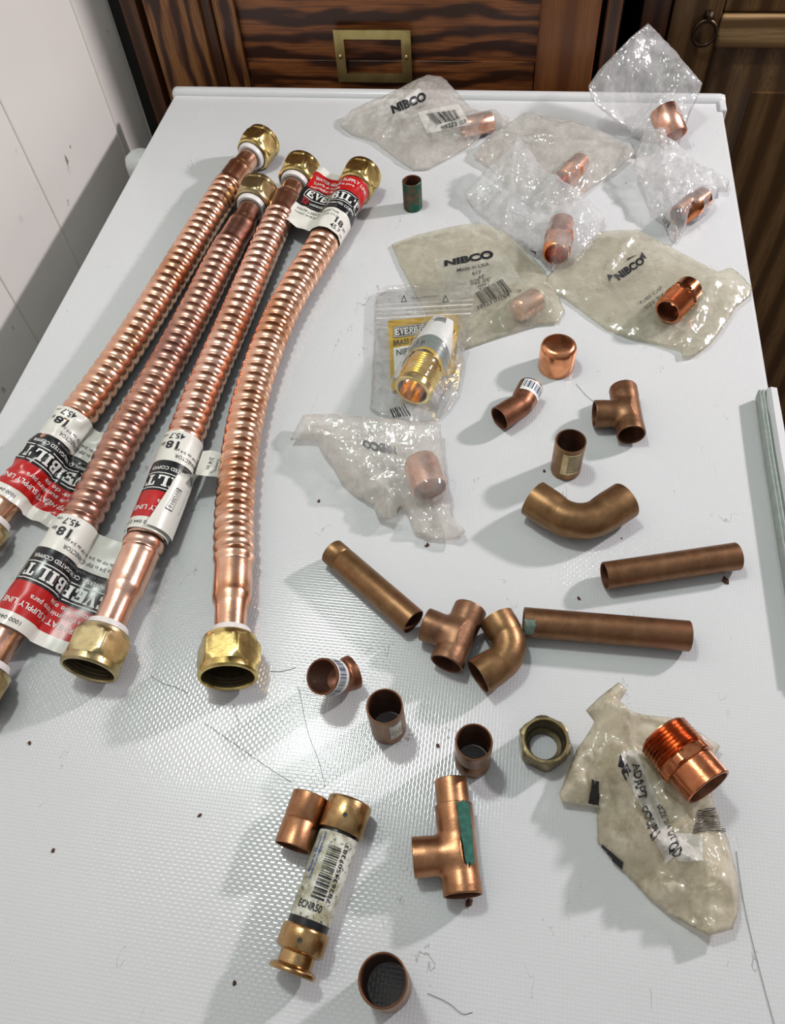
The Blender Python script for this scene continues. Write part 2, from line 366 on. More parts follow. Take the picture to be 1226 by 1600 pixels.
M['film_yellow'] = film_mat('yellowed_dusty_film', (0.97, 0.96, 0.90), 0.32, 0.40, 0.16, 110, 0.4, (0.92, 0.88, 0.76), 0.4, 0.10)
M['film_cream'] = film_mat('grimy_cream_film', (0.95, 0.92, 0.82), 0.52, 0.62, 0.2, 120, 0.45, (0.92, 0.84, 0.68), 0.3, 0.2)
M['film_printwhite'] = film_mat('white_printed_patch', (1, 1, 1), 0.75, 0.1, 0.3, 150, 0.3, (0.92, 0.90, 0.86), 0.3, 0.0)

# ------------------------------------------------------------ lettering
_tc = {}
def text_mesh(s, bold=0.0):
    key = (s, bold)
    if key in _tc: return _tc[key]
    c = bpy.data.curves.new('t', 'FONT'); c.body = s; c.size = 1; c.offset = bold; c.resolution_u = 3
    o = bpy.data.objects.new('t', c); COL.objects.link(o)
    bpy.context.view_layer.update()
    me = bpy.data.meshes.new_from_object(o.evaluated_get(bpy.context.evaluated_depsgraph_get()))
    V = [(v.co.x, v.co.y) for v in me.vertices]; F = [tuple(p.vertices) for p in me.polygons]
    bpy.data.objects.remove(o); bpy.data.meshes.remove(me); bpy.data.curves.remove(c)
    _tc[key] = (V, F); return V, F
SLAB = {  # blocky slab letters on a 0..1 x 0..1 cell, as polygons
 'E': [[(0,0),(.12,0),(.12,1),(0,1)], [(.1,0),(.36,0),(.36,1),(.1,1)], [(.3,0),(.95,0),(.95,.34),(.8,.34),(.74,.16),(.3,.16)], [(.3,.84),(.74,.84),(.8,.68),(.92,.68),(.92,1),(.3,1)], [(.3,.43),(.62,.43),(.62,.33),(.72,.33),(.72,.7),(.62,.7),(.62,.59),(.3,.59)]],
 'V': [[(0,.88),(.42,.88),(.42,1),(0,1)], [(.62,.88),(1,.88),(1,1),(.62,1)], [(.08,.9),(.36,.9),(.58,.25),(.48,0),(.42,0)], [(.74,.9),(.88,.9),(.58,0),(.48,0),(.5,.2)]],
 'R': [[(0,0),(.42,0),(.42,.12),(0,.12)], [(0,.88),(.3,.88),(.3,1),(0,1)], [(.08,0),(.34,0),(.34,1),(.08,1)], [(.3,.86),(.3,1),(.7,1),(.88,.88),(.88,.62),(.7,.5),(.3,.46),(.3,.6),(.55,.6),(.62,.66),(.62,.8),(.55,.86)], [(.45,.5),(.7,.5),(.88,.12),(1,.12),(1,0),(.72,0)]],
 'B': [[(0,0),(.34,0),(.34,1),(0,1)], [(.3,.86),(.3,1),(.7,1),(.86,.88),(.86,.64),(.72,.53),(.3,.5),(.3,.6),(.52,.6),(.6,.66),(.6,.8),(.52,.86)], [(.3,0),(.72,0),(.92,.12),(.92,.42),(.74,.53),(.3,.54),(.3,.44),(.55,.42),(.64,.36),(.64,.2),(.55,.14),(.3,.14)]],
 'I': [[(0,0),(.6,0),(.6,.14),(0,.14)], [(0,.86),(.6,.86),(.6,1),(0,1)], [(.16,.1),(.44,.1),(.44,.9),(.16,.9)]],
 'L': [[(0,0),(.5,0),(.5,.14),(0,.14)], [(0,.86),(.46,.86),(.46,1),(0,1)], [(.1,.1),(.36,.1),(.36,.9),(.1,.9)], [(.4,0),(.88,0),(.88,.4),(.74,.4),(.68,.14),(.4,.14)]],
 'T': [[(0,.86),(.95,.86),(.95,1),(0,1)], [(0,.62),(.12,.62),(.16,.88),(0,.88)], [(.83,.62),(.95,.62),(.95,.88),(.79,.88)], [(.34,.1),(.61,.1),(.61,.9),(.34,.9)], [(.22,0),(.73,0),(.73,.13),(.22,.13)]]}
def slab_word(word, x, y, w_, h_):
    wd = [0.72 if c == 'I' else 1.08 for c in word]; tot = sum(wd) - 0.1; k = w_ / tot; cx = x; out = []
    for c, a in zip(word, wd):
        for poly in SLAB[c]: out.append([(cx + px * k, y + py * h_) for px, py in poly])
        cx += a * k
    return out
def compose(items):
    """items: ('t', text, x, y, w, h, bold) / ('r', x, y, w, h) / ('p', polygon) / ('f', x, y, w, h, t) frame -> 2D verts, faces"""
    V, F = [], []
    for it in items:
        k = it[0]
        if k == 't':
            _, s, x, y, w_, h_, bold = it
            v, f = text_mesh(s, bold)
            if not v: continue
            xs = [a[0] for a in v]; ys = [a[1] for a in v]
            x0, x1 = min(xs), max(xs); cap = 0.70; 
            o = len(V); V += [(x + (a - x0) / (x1 - x0) * w_, y + b / cap * h_) for a, b in v]; F += [tuple(i + o for i in q) for q in f]
        elif k == 'r':
            _, x, y, w_, h_ = it; o = len(V); V += [(x, y), (x + w_, y), (x + w_, y + h_), (x, y + h_)]; F.append((o, o+1, o+2, o+3))
        elif k == 'p':
            o = len(V); V += it[1]; F.append(tuple(range(o, o + len(it[1]))))
        elif k == 'f':
            _, x, y, w_, h_, t = it
            a, b = compose([('r', x, y, w_, t), ('r', x, y + h_ - t, w_, t), ('r', x, y, t, h_), ('r', x + w_ - t, y, t, h_)])
            o = len(V); V += a; F += [tuple(i + o for i in q) for q in b]
    return V, F
def barcode(x, y, w_, h_, n=28, seed=1, vert=False):
    rnd = random.Random(seed); out = []; pos = 0; tot = n * 2.4
    for i in range(n):
        a = rnd.choice([0.6, 0.6, 1.2, 1.8]); 
        if pos + a > tot: break
        if vert: out.append(('r', x, y + pos / tot * h_, w_, a / tot * h_))
        else: out.append(('r', x + pos / tot * w_, y, a / tot * w_, h_))
        pos += a + rnd.choice([0.6, 1.2, 1.2, 2.0])
    return out
def print_on(name, items, fn, mat, parent, step, label=None):
    """maps a flat composition onto a surface; fn(x, y) -> world point or None"""
    V, F = compose(items)
    bm = bmesh.new(); bv = [bm.verts.new((a, b, 0)) for a, b in V]
    for f in F:
        try: bm.faces.new([bv[i] for i in f])
        except ValueError: pass
    xs = [a for a, b in V]; ys = [b for a, b in V]
    for ax, lo, hi in ((0, min(xs), max(xs)), (1, min(ys), max(ys))):
        q = lo + step
        while q < hi:
            co = (q, 0, 0) if ax == 0 else (0, q, 0); no = (1, 0, 0) if ax == 0 else (0, 1, 0)
            bmesh.ops.bisect_plane(bm, geom=bm.verts[:] + bm.edges[:] + bm.faces[:], plane_co=co, plane_no=no, dist=1e-7)
            q += step
    bmesh.ops.triangulate(bm, faces=bm.faces[:])
    bad = []
    for v in bm.verts:
        p = fn(v.co.x, v.co.y)
        if p is None: bad.append(v)
        else: v.co = p
    if bad: bmesh.ops.delete(bm, geom=bad, context='VERTS')
    bm.verts.index_update()
    vs = [v.co.copy() for v in bm.verts]; fs = [[v.index for v in f.verts] for f in bm.faces]; bm.free()
    o = link(name, vs, fs, mat, world_loc(parent), parent, smooth=False)
    if label: o['label'] = label
    return o

# ------------------------------------------------------------ the place: floor, wall, cupboards
TX0, TX1, TY1 = -0.349, 0.172, 0.752
WX = -0.42
struct(box('floor', (-2.5, -2.5, -0.05), (2.5, 2.5, 0.0), M['floor']))
wl_ = struct(box('wall_left', (WX - 0.1, -2.5, 0.0), (WX, 0.80, 2.6), M['wall']))
for i, y in enumerate((0.300, 0.4725, 0.576, 0.735)):
    struct(box('trim_%d' % (i + 1), (WX - 0.0005, y - 0.0009, 0.0), (WX + 0.0007, y + 0.0009, 2.5), M['groove']))
struct(box('wall_back', (-1.2, 1.45, 0.0), (2.5, 1.55, 2.6), M['wall']))

# dark oak drawer unit behind the appliance
CY = 0.80                       # plane of the drawer fronts
def cx_(px, py=60): return PY(px, py, CY).x
oak = thing('drawer_cabinet', 'dark stained oak cabinet with a framed drawer front behind the white work surface', 'cabinet', (-0.1, CY + 0.2, 0))
xl = cx_(194, 20); xg = cx_(220, 20); xf = cx_(236, 30); xr = cx_(940, 30)
xgl = xg
box('side_board', (xl + 0.001, CY - 0.006, 0.0), (xg, CY + 0.40, 1.6), M['oak_side'], oak, 0.001)
box('corner_shade_strip', (WX + 0.0005, CY + 0.004, 0.0), (xl, CY + 0.03, 1.6), M['shadow_gap'], oak)  # black strip added as the shade between wall and side board
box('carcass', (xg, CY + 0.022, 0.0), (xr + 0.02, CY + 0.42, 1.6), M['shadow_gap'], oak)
df = box('drawer_front', (xf, CY + 0.004, 0.70), (cx_(930, 30), CY + 0.020, 1.30), M['oak_h'], oak, 0.001)
x1 = cx_(318, 20); x2 = cx_(372, 20)
zr = PY(600, 96, CY).z          # top of the bottom rail
box('drawer_stile', (xf, CY - 0.010, 0.70), (x1, CY + 0.004, 1.30), M['oak_v'], df, 0.002)
box('drawer_moulding', (x1, CY - 0.006, 0.70), (x1 + 0.010, CY + 0.004, 1.30), M['oak_side'], df, 0.003)
box('drawer_moulding', (x1 + 0.011, CY - 0.003, 0.70), (x2 - 0.002, CY + 0.004, 1.30), M['oak_v'], df, 0.002)
x3 = cx_(838, 60)
box('drawer_rail', (x2, CY + 0.001, 0.70), (x3, CY + 0.004, zr), M['oak_h'], df, 0.0003)
box('drawer_stile', (x3 + 0.001, CY - 0.012, 0.70), (cx_(934, 40), CY + 0.004, 1.30), M['oak_orange'], df, 0.003)
box('end_stile', (cx_(943, 40), CY - 0.008, 0.0), (cx_(968, 30), CY + 0.05, 1.6), M['oak_side'], oak, 0.003)
# brass label holder
hA, hB, hC, hD = PY(520, 46, CY - 0.004), PY(641, 46, CY - 0.004), PY(643, 127, CY - 0.004), PY(528, 127, CY - 0.004)
def ringframe(name, outer, inner, y0, th, mat, parent):
    V = []
    for yy in (y0, y0 - th):
        for q in outer: V.append((q[0], yy, q[1]))
        for q in inner: V.append((q[0], yy, q[1]))
    n = len(outer); F = []
    for k in range(n):
        k2 = (k + 1) % n
        F.append((2*n + k, 2*n + k2, 3*n + k2, 3*n + k)); F.append((k, n + k, n + k2, k2))
        F.append((k, k2, 2*n + k2, 2*n + k)); F.append((n + k, 3*n + k, 3*n + k2, n + k2))
    return link(name, V, F, mat, Vector((outer[0][0], y0, outer[0][1])), parent, smooth=False)
x0, x1_, z0, z1 = hA.x, hB.x, hD.z, hA.z
wx = 0.0095; wz = 0.0085
lh = ringframe('label_holder', [(x0, z0), (x1_, z0), (x1_, z1), (x0, z1)], [(x0 + wx, z0 + wz), (x1_ - wx, z0 + wz), (x1_ - wx, z1 - wz), (x0 + wx, z1 - wz)], CY - 0.0035, 0.0018, M['brass_plate'], df)
lh['label'] = 'satin brass card frame without a card'
for xx in (x0 + wx / 2, x1_ - wx / 2):
    lathe('nail', [(0, 0.0001), (0.0004, 0.0022), (0.0012, 0.0016), (0.0016, 0.0001)], frame(Vector((xx, CY - 0.0053, (z0 + z1) / 2)), (0, -1, 0)), M['brass_fuse'], lh, 16)

# pine cupboard to the right
QY = 0.86
pine = thing('pine_cupboard', 'brown pine cupboard with raised door panel and round ring pull at the right', 'cupboard', (0.35, QY + 0.2, 0))
def qx(px, py=60): return PY(px, py, QY).x
pl, p2, p3 = qx(998, 40), qx(1044, 30), qx(1112, 75)
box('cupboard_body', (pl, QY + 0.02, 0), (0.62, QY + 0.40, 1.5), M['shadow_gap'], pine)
box('cupboard_post', (pl, QY - 0.004, 0), (p2, QY + 0.02, 1.5), M['oak_side'], pine, 0.002)
dr = box('cupboard_door', (p2 + 0.0015, QY + 0.008, 0.10), (0.60, QY + 0.020, 1.4), M['pine_v'], pine, 0.001)
box('door_stile', (p2 + 0.0015, QY - 0.006, 0.10), (p3, QY + 0.008, 1.4), M['pine_v'], dr, 0.002)
zb = PY(1160, 70, QY).z
v, f = [], []
box('door_rail', (p3 + 0.0005, QY - 0.008, zb), (0.54, QY + 0.008, zb + 0.030), M['pine_h'], dr, 0.003)
box('door_rail', (p3 + 0.0005, QY - 0.004, zb + 0.031), (0.54, QY + 0.008, zb + 0.09), M['pine_v'], dr, 0.004)
# raised and fielded panel
fx = qx(1172, 140); fz = PY(1190, 138, QY).z
V = []; a0, b0, a1, b1 = p3 + 0.004, zb - 0.003, 0.53, 0.12
V = [(a0, QY + 0.006, b0), (a1, QY + 0.006, b0), (a1, QY + 0.006, b1), (a0, QY + 0.006, b1),
     (fx, QY - 0.006, fz), (a1 - 0.04, QY - 0.006, fz), (a1 - 0.04, QY - 0.006, b1 + 0.04), (fx, QY - 0.006, b1 + 0.04),
     (fx, QY - 0.0085, fz - 0.0005), (a1 - 0.04, QY - 0.0085, fz - 0.0005), (a1 - 0.04, QY - 0.0085, b1 + 0.04), (fx + 0.001, QY - 0.0085, b1 + 0.04)]
F = [(0,1,5,4),(1,2,6,5),(2,3,7,6),(3,0,4,7),(4,5,9,8),(5,6,10,9),(6,7,11,10),(7,4,8,11),(8,9,10,11)]
link('raised_panel', V, F, M['pine_v'], Vector((fx, QY, 0.3)), dr, smooth=False)
# ring pull
rc = PY(1100, 52, QY - 0.012); rr = 0.0105
V, F = [], []
nU, nV = 48, 14
for i in range(nU):
    a = 2 * PI * i / nU
    for j in range(nV):
        b = 2 * PI * j / nV
        V.append((rc.x + (rr + 0.0017 * math.cos(b)) * math.cos(a), rc.y + 0.0017 * math.sin(b), rc.z + (rr + 0.0017 * math.cos(b)) * math.sin(a) * 1.08))
for i in range(nU):
    for j in range(nV): F.append((i*nV+j, ((i+1)%nU)*nV+j, ((i+1)%nU)*nV+(j+1)%nV, i*nV+(j+1)%nV))
rg = link('ring_pull', V, F, M['iron'], rc, dr)
lathe('ring_mount', [(0, 0.0001), (0, 0.0052), (0.003, 0.0050), (0.0055, 0.003), (0.009, 0.0024), (0.009, 0.0001)], frame(Vector((rc.x + 0.001, QY - 0.006, rc.z + rr + 0.003)), (0, -1, 0)), M['iron'], rg, 24)

# ------------------------------------------------------------ the white appliance used as a work surface
app = thing('appliance', 'large white appliance with embossed flat top covered in plumbing fittings', 'appliance', (-0.09, 0.2, 0))
box('top_panel', (TX0, -0.55, 0.04), (TX1, TY1 - 0.009, TOP), M['panel'], app, 0.0022)
# the rounded lip along the rear edge
prof = [(0.0, -0.03), (0.0, 0.0006), (0.0015, 0.0040), (0.004, 0.0052), (0.008, 0.0052), (0.0115, 0.0030), (0.0125, -0.03)]
V, F = [], []
xsn = [(TX0 - 0.002, 0.35), (TX0 - 0.001, 0.8), (TX0 + 0.002, 1.0)] + [(TX0 + 0.01 + i * (TX1 - TX0 - 0.02) / 8, 1.0) for i in range(9)] + [(TX1 - 0.002, 1.0), (TX1 + 0.002, 0.8), (TX1 + 0.003, 0.35)]
for x, k in xsn:
    for (y, z) in prof: V.append((x, TY1 - 0.0125 + 0.006 + (y - 0.006) * (0.6 + 0.4 * k), TOP + (z * k if z > 0 else z)))
n = len(prof)
for i in range(len(xsn) - 1):
    for j in range(n - 1): F.append((i*n+j, (i+1)*n+j, (i+1)*n+j+1, i*n+j+1))
F.append(tuple(range(n))); F.append(tuple(reversed(range((len(xsn)-1)*n, len(xsn)*n))))
sharp(link('rear_lip', V, F, M['enamel'], Vector((0, TY1, TOP)), app), 60)
box('corner_cap', (TX1 - 0.004, TY1 - 0.026, TOP - 0.03), (TX1 + 0.003, TY1 - 0.006, TOP + 0.0024), M['enamel'], app, 0.0022)

# white plastic edge with a rubber gasket, lying on the right rim
e0 = P(1187, 607, 0.010); e0t = P(1216, 603, 0.010)
pts = [(1187, 606), (1193, 650), (1202, 710), (1212, 770), (1224, 845), (1238, 930), (1256, 1040)]
V, F = [], []; Vg, Fg = [], []
for i, (px, py) in enumerate(pts):
    q = P(px, py, 0.011); z0_, z1_ = 0.0012, 0.011
    ww = 0.0062 if i else 0.0055
    prf = [(0.0035, z0_), (0.0035, 0.006), (0.0042, 0.0105), (0.0062, 0.0125), (0.0062 + ww * 0.7, 0.0120), (0.0062 + ww, 0.008), (0.0062 + ww + 0.003, z0_)]
    for dx, z in prf: V.append((q.x + dx, q.y, TOP + z))
    gp = [(0.0, z0_), (-0.0004, 0.0085), (0.0008, 0.0098), (0.0014, 0.0080), (0.0020, 0.0098), (0.0030, 0.0098), (0.0035, 0.0080), (0.0041, 0.0102), (0.0048, z0_)]
    for dx, z in gp: Vg.append((q.x + dx, q.y, TOP + z))
n = 7; g = 9
for i in range(len(pts) - 1):
    for j in range(n - 1): F.append((i*n+j, i*n+j+1, (i+1)*n+j+1, (i+1)*n+j))
    F.append((i*n+n-1, i*n, (i+1)*n, (i+1)*n+n-1))
    for j in range(g - 1): Fg.append((i*g+j, i*g+j+1, (i+1)*g+j+1, (i+1)*g+j))
F.append(tuple(reversed(range(n)))); Fg.append(tuple(reversed(range(g)))); F.append(tuple(range((len(pts)-1)*n, len(pts)*n)))
dp = thing('appliance_door', 'white plastic appliance door edge with grey ribbed gasket along the right rim', 'door', P(1195, 720))
sharp(link('door_edge', V, F, M['enamel'], dp.location.copy(), dp), 50)
link('gasket', Vg, Fg, M['gasket'], dp.location.copy(), dp)['label'] = 'grey-green ribbed rubber gasket'

# milky plastic container wedged between the wall and the appliance
jc = PX_(222, 262, -0.378)
jug = lathe('plastic_container', [(-0.10, 0.0005), (-0.10, 0.013), (-0.094, 0.0145), (-0.02, 0.0145), (-0.018, 0.0155), (0.002, 0.0155), (0.008, 0.014), (0.012, 0.009), (0.013, 0.004), (0.013, 0.0005)],
      frame(Vector((-0.3660, 0.664, TOP - 0.027)), (0, -0.0, 1)), M['milky'], None, 48)
tag(jug, 'milky white plastic container squeezed between the wall and the appliance', 'container')

# ------------------------------------------------------------ flexible copper connectors
def crom(p, n=60):
    out = []
    q = [p[0] * 2 - p[1]] + list(p) + [p[-1] * 2 - p[-2]]
    for i in range(1, len(q) - 2):
        for k in range(n):
            t = k / n; a, b, c, d = q[i-1], q[i], q[i+1], q[i+2]
            out.append(0.5 * ((2*b) + (c - a)*t + (2*a - 5*b + 4*c - d)*t*t + (3*b - a - 3*c + d)*t*t*t))
    out.append(q[-2]); return out
class Path:
    def __init__(s, pts):
        s.p = crom(pts); s.s = [0]
        for a, b in zip(s.p, s.p[1:]): s.s.append(s.s[-1] + (b - a).length)
        s.L = s.s[-1]
    def at(s, d):
        if d <= 0: t = (s.p[1] - s.p[0]).normalized(); return s.p[0] + t * d, t
        if d >= s.L: t = (s.p[-1] - s.p[-2]).normalized(); return s.p[-1] + t * (d - s.L), t
        lo, hi = 0, len(s.s) - 1
        while hi - lo > 1:
            m_ = (lo + hi) // 2
            if s.s[m_] <= d: lo = m_
            else: hi = m_
        k = (d - s.s[lo]) / (s.s[hi] - s.s[lo] + 1e-12)
        a, b = max(lo - 8, 0), min(hi + 8, len(s.p) - 1)
        return s.p[lo].lerp(s.p[hi], k), (s.p[b] - s.p[a]).normalized()
def sweep(name, path, prof, mat, parent, n=44, helix=0.0, corr=None):
    """prof: list of (s, r); corr = (s0, s1, pitch, rmin, rmax)"""
    V, F = [], []
    for (d, r) in prof:
        p, t = path.at(d); side = t.cross(Vector((0, 0, 1))).normalized(); up = side.cross(t)
        for k in range(n):
            a = 2 * PI * k / n; rr = r
            if corr and r is None or (corr and r < 0):
                s0, s1, pit, rmin, rmax = corr
                ph = ((d - s0) / pit + helix * a / (2 * PI)); 
                w_ = abs(math.sin(PI * ph)) ** 0.5
                e = min(1, (d - s0) / (pit * 0.7), (s1 - d) / (pit * 0.7)); e = max(0, e)
                rr = 0.0110 * (1 - e) + e * (rmin + (rmax - rmin) * w_)
            V.append(p + (side * math.cos(a) + up * math.sin(a)) * rr)
    for i in range(len(prof) - 1):
        for k in range(n):
            a = i * n + k; b = i * n + (k + 1) % n; F.append((a, a + n, b + n, b))
    return link(name, V, F, mat, world_loc(parent), parent)
def hexrad(af):   # af: half across flats
    def f(t, r, z):
        u = (t + PI / 6) % (PI / 3) - PI / 6
        return min(af / math.cos(u), r) if r > af * 0.97 else r
    return f
def nut(M4, mat, parent):
    """local z from tube side to the open end"""
    prof = [(0.0, 0.0100), (0.0, 0.0132), (0.0012, 0.0146), (0.0030, 0.0148), (0.0034, 0.01495), (0.0044, 0.0160), (0.0060, 0.0171), (0.0150, 0.0171), (0.0172, 0.0163), (0.0184, 0.0156), (0.0190, 0.0158),
            (0.0222, 0.0158), (0.0232, 0.0151), (0.0232, 0.0138), (0.0222, 0.0134), (0.0205, 0.0130), (0.0200, 0.0134), (0.0185, 0.0130), (0.0180, 0.0134), (0.0165, 0.0130), (0.0160, 0.0134), (0.012, 0.0130), (0.008, 0.0128), (0.008, 0.0095)]
    o = lathe('hex_nut', prof, M4, mat, parent, 96, lambda t, r, z: hexrad(0.0149)(t, r, z) if 0.0032 < z < 0.0186 else r, sh=28, bore=(M['bore_brass'], 0.01355))
    lathe('sealing_washer', [(0.0078, 0.0072), (0.0105, 0.0072), (0.0105, 0.0126), (0.0078, 0.0126)], M4, M['dark'], o, 40, close=True)
    return o
LABEL_W, LABEL_L = 0.0, 0.074
def label_items():
    L = LABEL_L
    W = 0.080
    red = []; 
    white = [('t', 'WATER HEATER SUPPLY LINE', 0.004, 0.0580, 0.064, 0.0034, 0.012), ('t', 'Tubería de suministro para', 0.004, 0.0530, 0.050, 0.0029, 0.008),
             ('t', 'calentador de agua', 0.004, 0.0484, 0.038, 0.0029, 0.008),
             ('f', 0.004, 0.0335, 0.066, 0.0118, 0.0006), ('t', 'UNIVERSAL CORRUGATED COPPER', 0.013, 0.0288, 0.054, 0.0024, 0.012)]
    white += [('p', q) for q in slab_word('EVERBILT', 0.0065, 0.0355, 0.061, 0.0078)]
    dim = [('t', 'Cobre corrugado universal', 0.013, 0.0255, 0.036, 0.0018, 0.0)]
    black = [('t', '1000 044 219', 0.050, 0.0688, 0.020, 0.0024, 0.0), ('t', '3/4 in FIP x 3/4 in FIP CONNECTOR', 0.004, 0.0185, 0.050, 0.0026, 0.0),
             ('t', 'Conector de FIP de 3/4 in x FIP de 3/4 plg', 0.004, 0.0145, 0.052, 0.0020, 0.0), ('t', '18', 0.054, 0.0090, 0.0085, 0.0056, 0.03), ('t', 'in', 0.0640, 0.0090, 0.0035, 0.0032, 0.01),
             ('t', '45.7', 0.052, 0.0025, 0.0105, 0.0042, 0.015), ('t', 'cm', 0.0640, 0.0025, 0.0040, 0.0024, 0.0)]
    redi = [('f', 0.0050, 0.0270, 0.0062, 0.0056, 0.0007), ('t', 'U', 0.0064, 0.0282, 0.0034, 0.0032, 0.02)]
    return white, dim, black, redi
def make_label(path, s0, dirn, rl, flag, parent, zflag=0.004, seed=0, crumple=0.0, twist=0.0, fdrop=0.0, xshift=0.0, shear=0.0, a0=205):
    """sheet wrapped over the tube with a free flag; s0 = arclength of the edge away from the nut, dirn = +1/-1 towards the nut"""
    W = flag + rl * 3.3
    kx = (flag + rl * 2.95) / 0.074 if flag > 0 else 0.95
    def surf(X, Y, lift=0.0):
        p, t = path.at(s0 + dirn * Y); n = t * dirn; n.z = 0; n.normalize(); xd = n.cross(Vector((0, 0, 1))); za = p.z - TOP
        A0 = math.radians(a0); c0 = rl if a0 > 180 else rl * abs(math.cos(A0)); # start angle measured from +xd
        if X < flag:
            k = X / max(flag, 1e-9)
            cx = -(c0 + flag * (1 - k)); 
            zf = zflag + fdrop * (1 - k)
            z = zf + (za + rl * math.sin(A0) + 0.0006 - zflag) * k ** 4 + crumple * 0.0022 * noise.noise(Vector((X * 120 + seed, Y * 90, 1)))
            nn = Vector((0, 0, 1))
            q = Vector((p.x, p.y, TOP)) + xd * cx + Vector((0, 0, z)) + n * (shear * (1 - k))
        else:
            a = A0 - (X - flag) / rl; r_ = rl + 0.0004 + crumple * 0.0012 * noise.noise(Vector((X * 160 + seed, Y * 110, 5)))
            nn = xd * math.cos(a) + Vector((0, 0, 1)) * math.sin(a); q = p + nn * r_
        q = Vector(q) + nn * lift
        if q.z < TOP + 0.0004: q.z = TOP + 0.0004
        return q
    V, F, mi = [], [], []; nx, ny = 54, 74
    for j in range(ny + 1):
        for i in range(nx + 1):
            V.append(surf(W * i / nx, LABEL_L * j / ny))
    for j in range(ny):
        yy = (j + 0.5) / ny * LABEL_L
        for i in range(nx):
            a = j * (nx + 1) + i; F.append((a, a + 1, a + nx + 2, a + nx + 1))
            xk = (i + 0.5) / nx * W
            edge = xk > W - 0.0022
            mi.append(0 if edge else (1 if 0.0468 < yy < 0.0662 else (2 if 0.0235 < yy <= 0.0468 else 0)))
    o = link('label', V, F, [M['paper'], M['red'], M['black']], world_loc(parent), parent, mi=mi)
    o['label'] = 'black, red and cream paper label'
    wh, dim, bl, rd = label_items()
    fn = lambda lift: (lambda x, y: surf(x * kx + xshift, y, lift) if 0 <= x * kx + xshift <= W else None)
    print_on('white_lettering', wh, fn(0.00022), M['ink_white'], o, 0.004)
    print_on('grey_lettering', dim, fn(0.00022), M['ink_faded'], o, 0.004)
    print_on('black_lettering', bl, fn(0.00022), M['ink'], o, 0.004)
    print_on('red_lettering', rd, fn(0.00022), M['ink_red'], o, 0.004)
    return o, surf, W
def hose(px_pts, label, mat, ends_mat, smooth_near, smooth_far, nuts=('brass', 'brass'), pitch=0.0081, h_ends=0.0152, zmid=0.0128, phase=0.35, zlist=None):
    n = len(px_pts); pts = []
    for i, (x, y) in enumerate(px_pts):
        z = zlist[i] if zlist else (h_ends if i in (0, n - 1) else zmid + (h_ends - zmid) * (0.5 if i in (1, n - 2) else 0))
        pts.append(P(x, y, z))
    path = Path(pts); L = path.L
    mid = path.at(L / 2)[0]; t = thing('copper_connector', label, 'water connector', Vector((mid.x, mid.y, TOP)), 'corrugated copper water heater connectors')
    # path starts and finishes at the tube side of each nut
    s0, s1 = smooth_far, L - smooth_near
    prof = []
    def smoothprof(a, b, rev):
        ln = b - a; q = [(0.0, 0.0088), (0.25, 0.0089), (0.40, 0.0092), (0.46, 0.0096), (0.52, 0.0108), (0.58, 0.0110), (0.62, 0.01075), (0.66, 0.0110), (1.0, 0.0110)]
        if ln < 0.02: q = [(0, 0.0088), (0.4, 0.0090), (0.6, 0.0108), (1, 0.0110)]
        r = [(a + ln * k, v) for k, v in q]
        if rev: r = [(b - ln * k, v) for k, v in reversed(q)]
        return r
    prof = smoothprof(0, s0, False); 
    k = s0
    while k < s1: prof.append((k + 1e-4, -1)); k += pitch / 12
    prof += smoothprof(s1, L, True)
    for_ = [q for q in prof]
    sweep('corrugated_tube', path, for_, mat, t, 44, phase, (s0, s1, pitch, 0.0101, 0.0121))
    for d, sgn, nm in ((0, -1, nuts[1]), (L, 1, nuts[0])):
        p, tt = path.at(d); ax = Vector(tt) * sgn
        lathe('plastic_collar', [(-0.0042, 0.0092), (-0.0040, 0.0112), (-0.0005, 0.0122), (0.0006, 0.0122), (0.0006, 0.0092)], frame(p, ax), M['plastic_white'], t, 48, close=True)
        nut(frame(p, ax), M[nm], t)
    return t, path
# far end first
LH = 'copper connector, '
h1, p1 = hose([(393, 243), (372, 268), (340, 316), (262, 443), (200, 540), (135, 632), (62, 725), (-16, 816)], 'leftmost corrugated copper connector, orange-toned, its crumpled label at the left frame edge', M['hose'], None, 0.034, 0.040, ('brass_dull', 'brass'), zlist=[.0152, .0145, .013, .0125, .0125, .0128, .0132, .0135])
h2, p2_ = hose([(393, 322), (378, 352), (348, 402), (302, 492), (240, 605), (190, 690), (132, 802), (68, 905), (8, 994), (-22, 1044)], 'corrugated copper connector with purplish upper end and widest flat label, second from the left', M['hose_purple'], None, 0.052, 0.046, ('brass_dull', 'brass_dull'), zlist=[.0152, .0145, .0135, .0128, .0125, .0125, .0128, .0135, .0145, .0152])
h3, p3_ = hose([(461, 286), (448, 312), (412, 393), (366, 500), (322, 600), (292, 678), (262, 758), (228, 842), (196, 918), (165, 988)], 'rosy corrugated copper connector with half peeled label, third from the left', M['hose_rose'], None, 0.050, 0.040, ('brass_dull', 'brass'), zlist=[.0152, .0148, .0135, .0128, .0125, .0125, .0128, .0132, .0142, .0155])
h4, p4_ = hose([(553, 296), (541, 316), (497, 393), (440, 490), (398, 600), (376, 700), (366, 800), (365, 880), (362, 940), (359, 998)], 'rightmost curved copper connector with a label at its far end', M['hose'], None, 0.046, 0.050, ('brass', 'brass'), zlist=[.0152, .0150, .0135, .0128, .0125, .0125, .0128, .0132, .0142, .0155])
def s_of(path, px, py, h=0.0128):
    q = P(px, py, h); best = min(range(len(path.p)), key=lambda i: (path.p[i] - q).length); return path.s[best]
make_label(p1, s_of(p1, 116, 655), 1, 0.0124, 0.032, h1, 0.005, 3, 1.6)
make_label(p2_, s_of(p2_, 122, 822), 1, 0.0124, 0.033, h2, 0.0032, 8, 0.35)
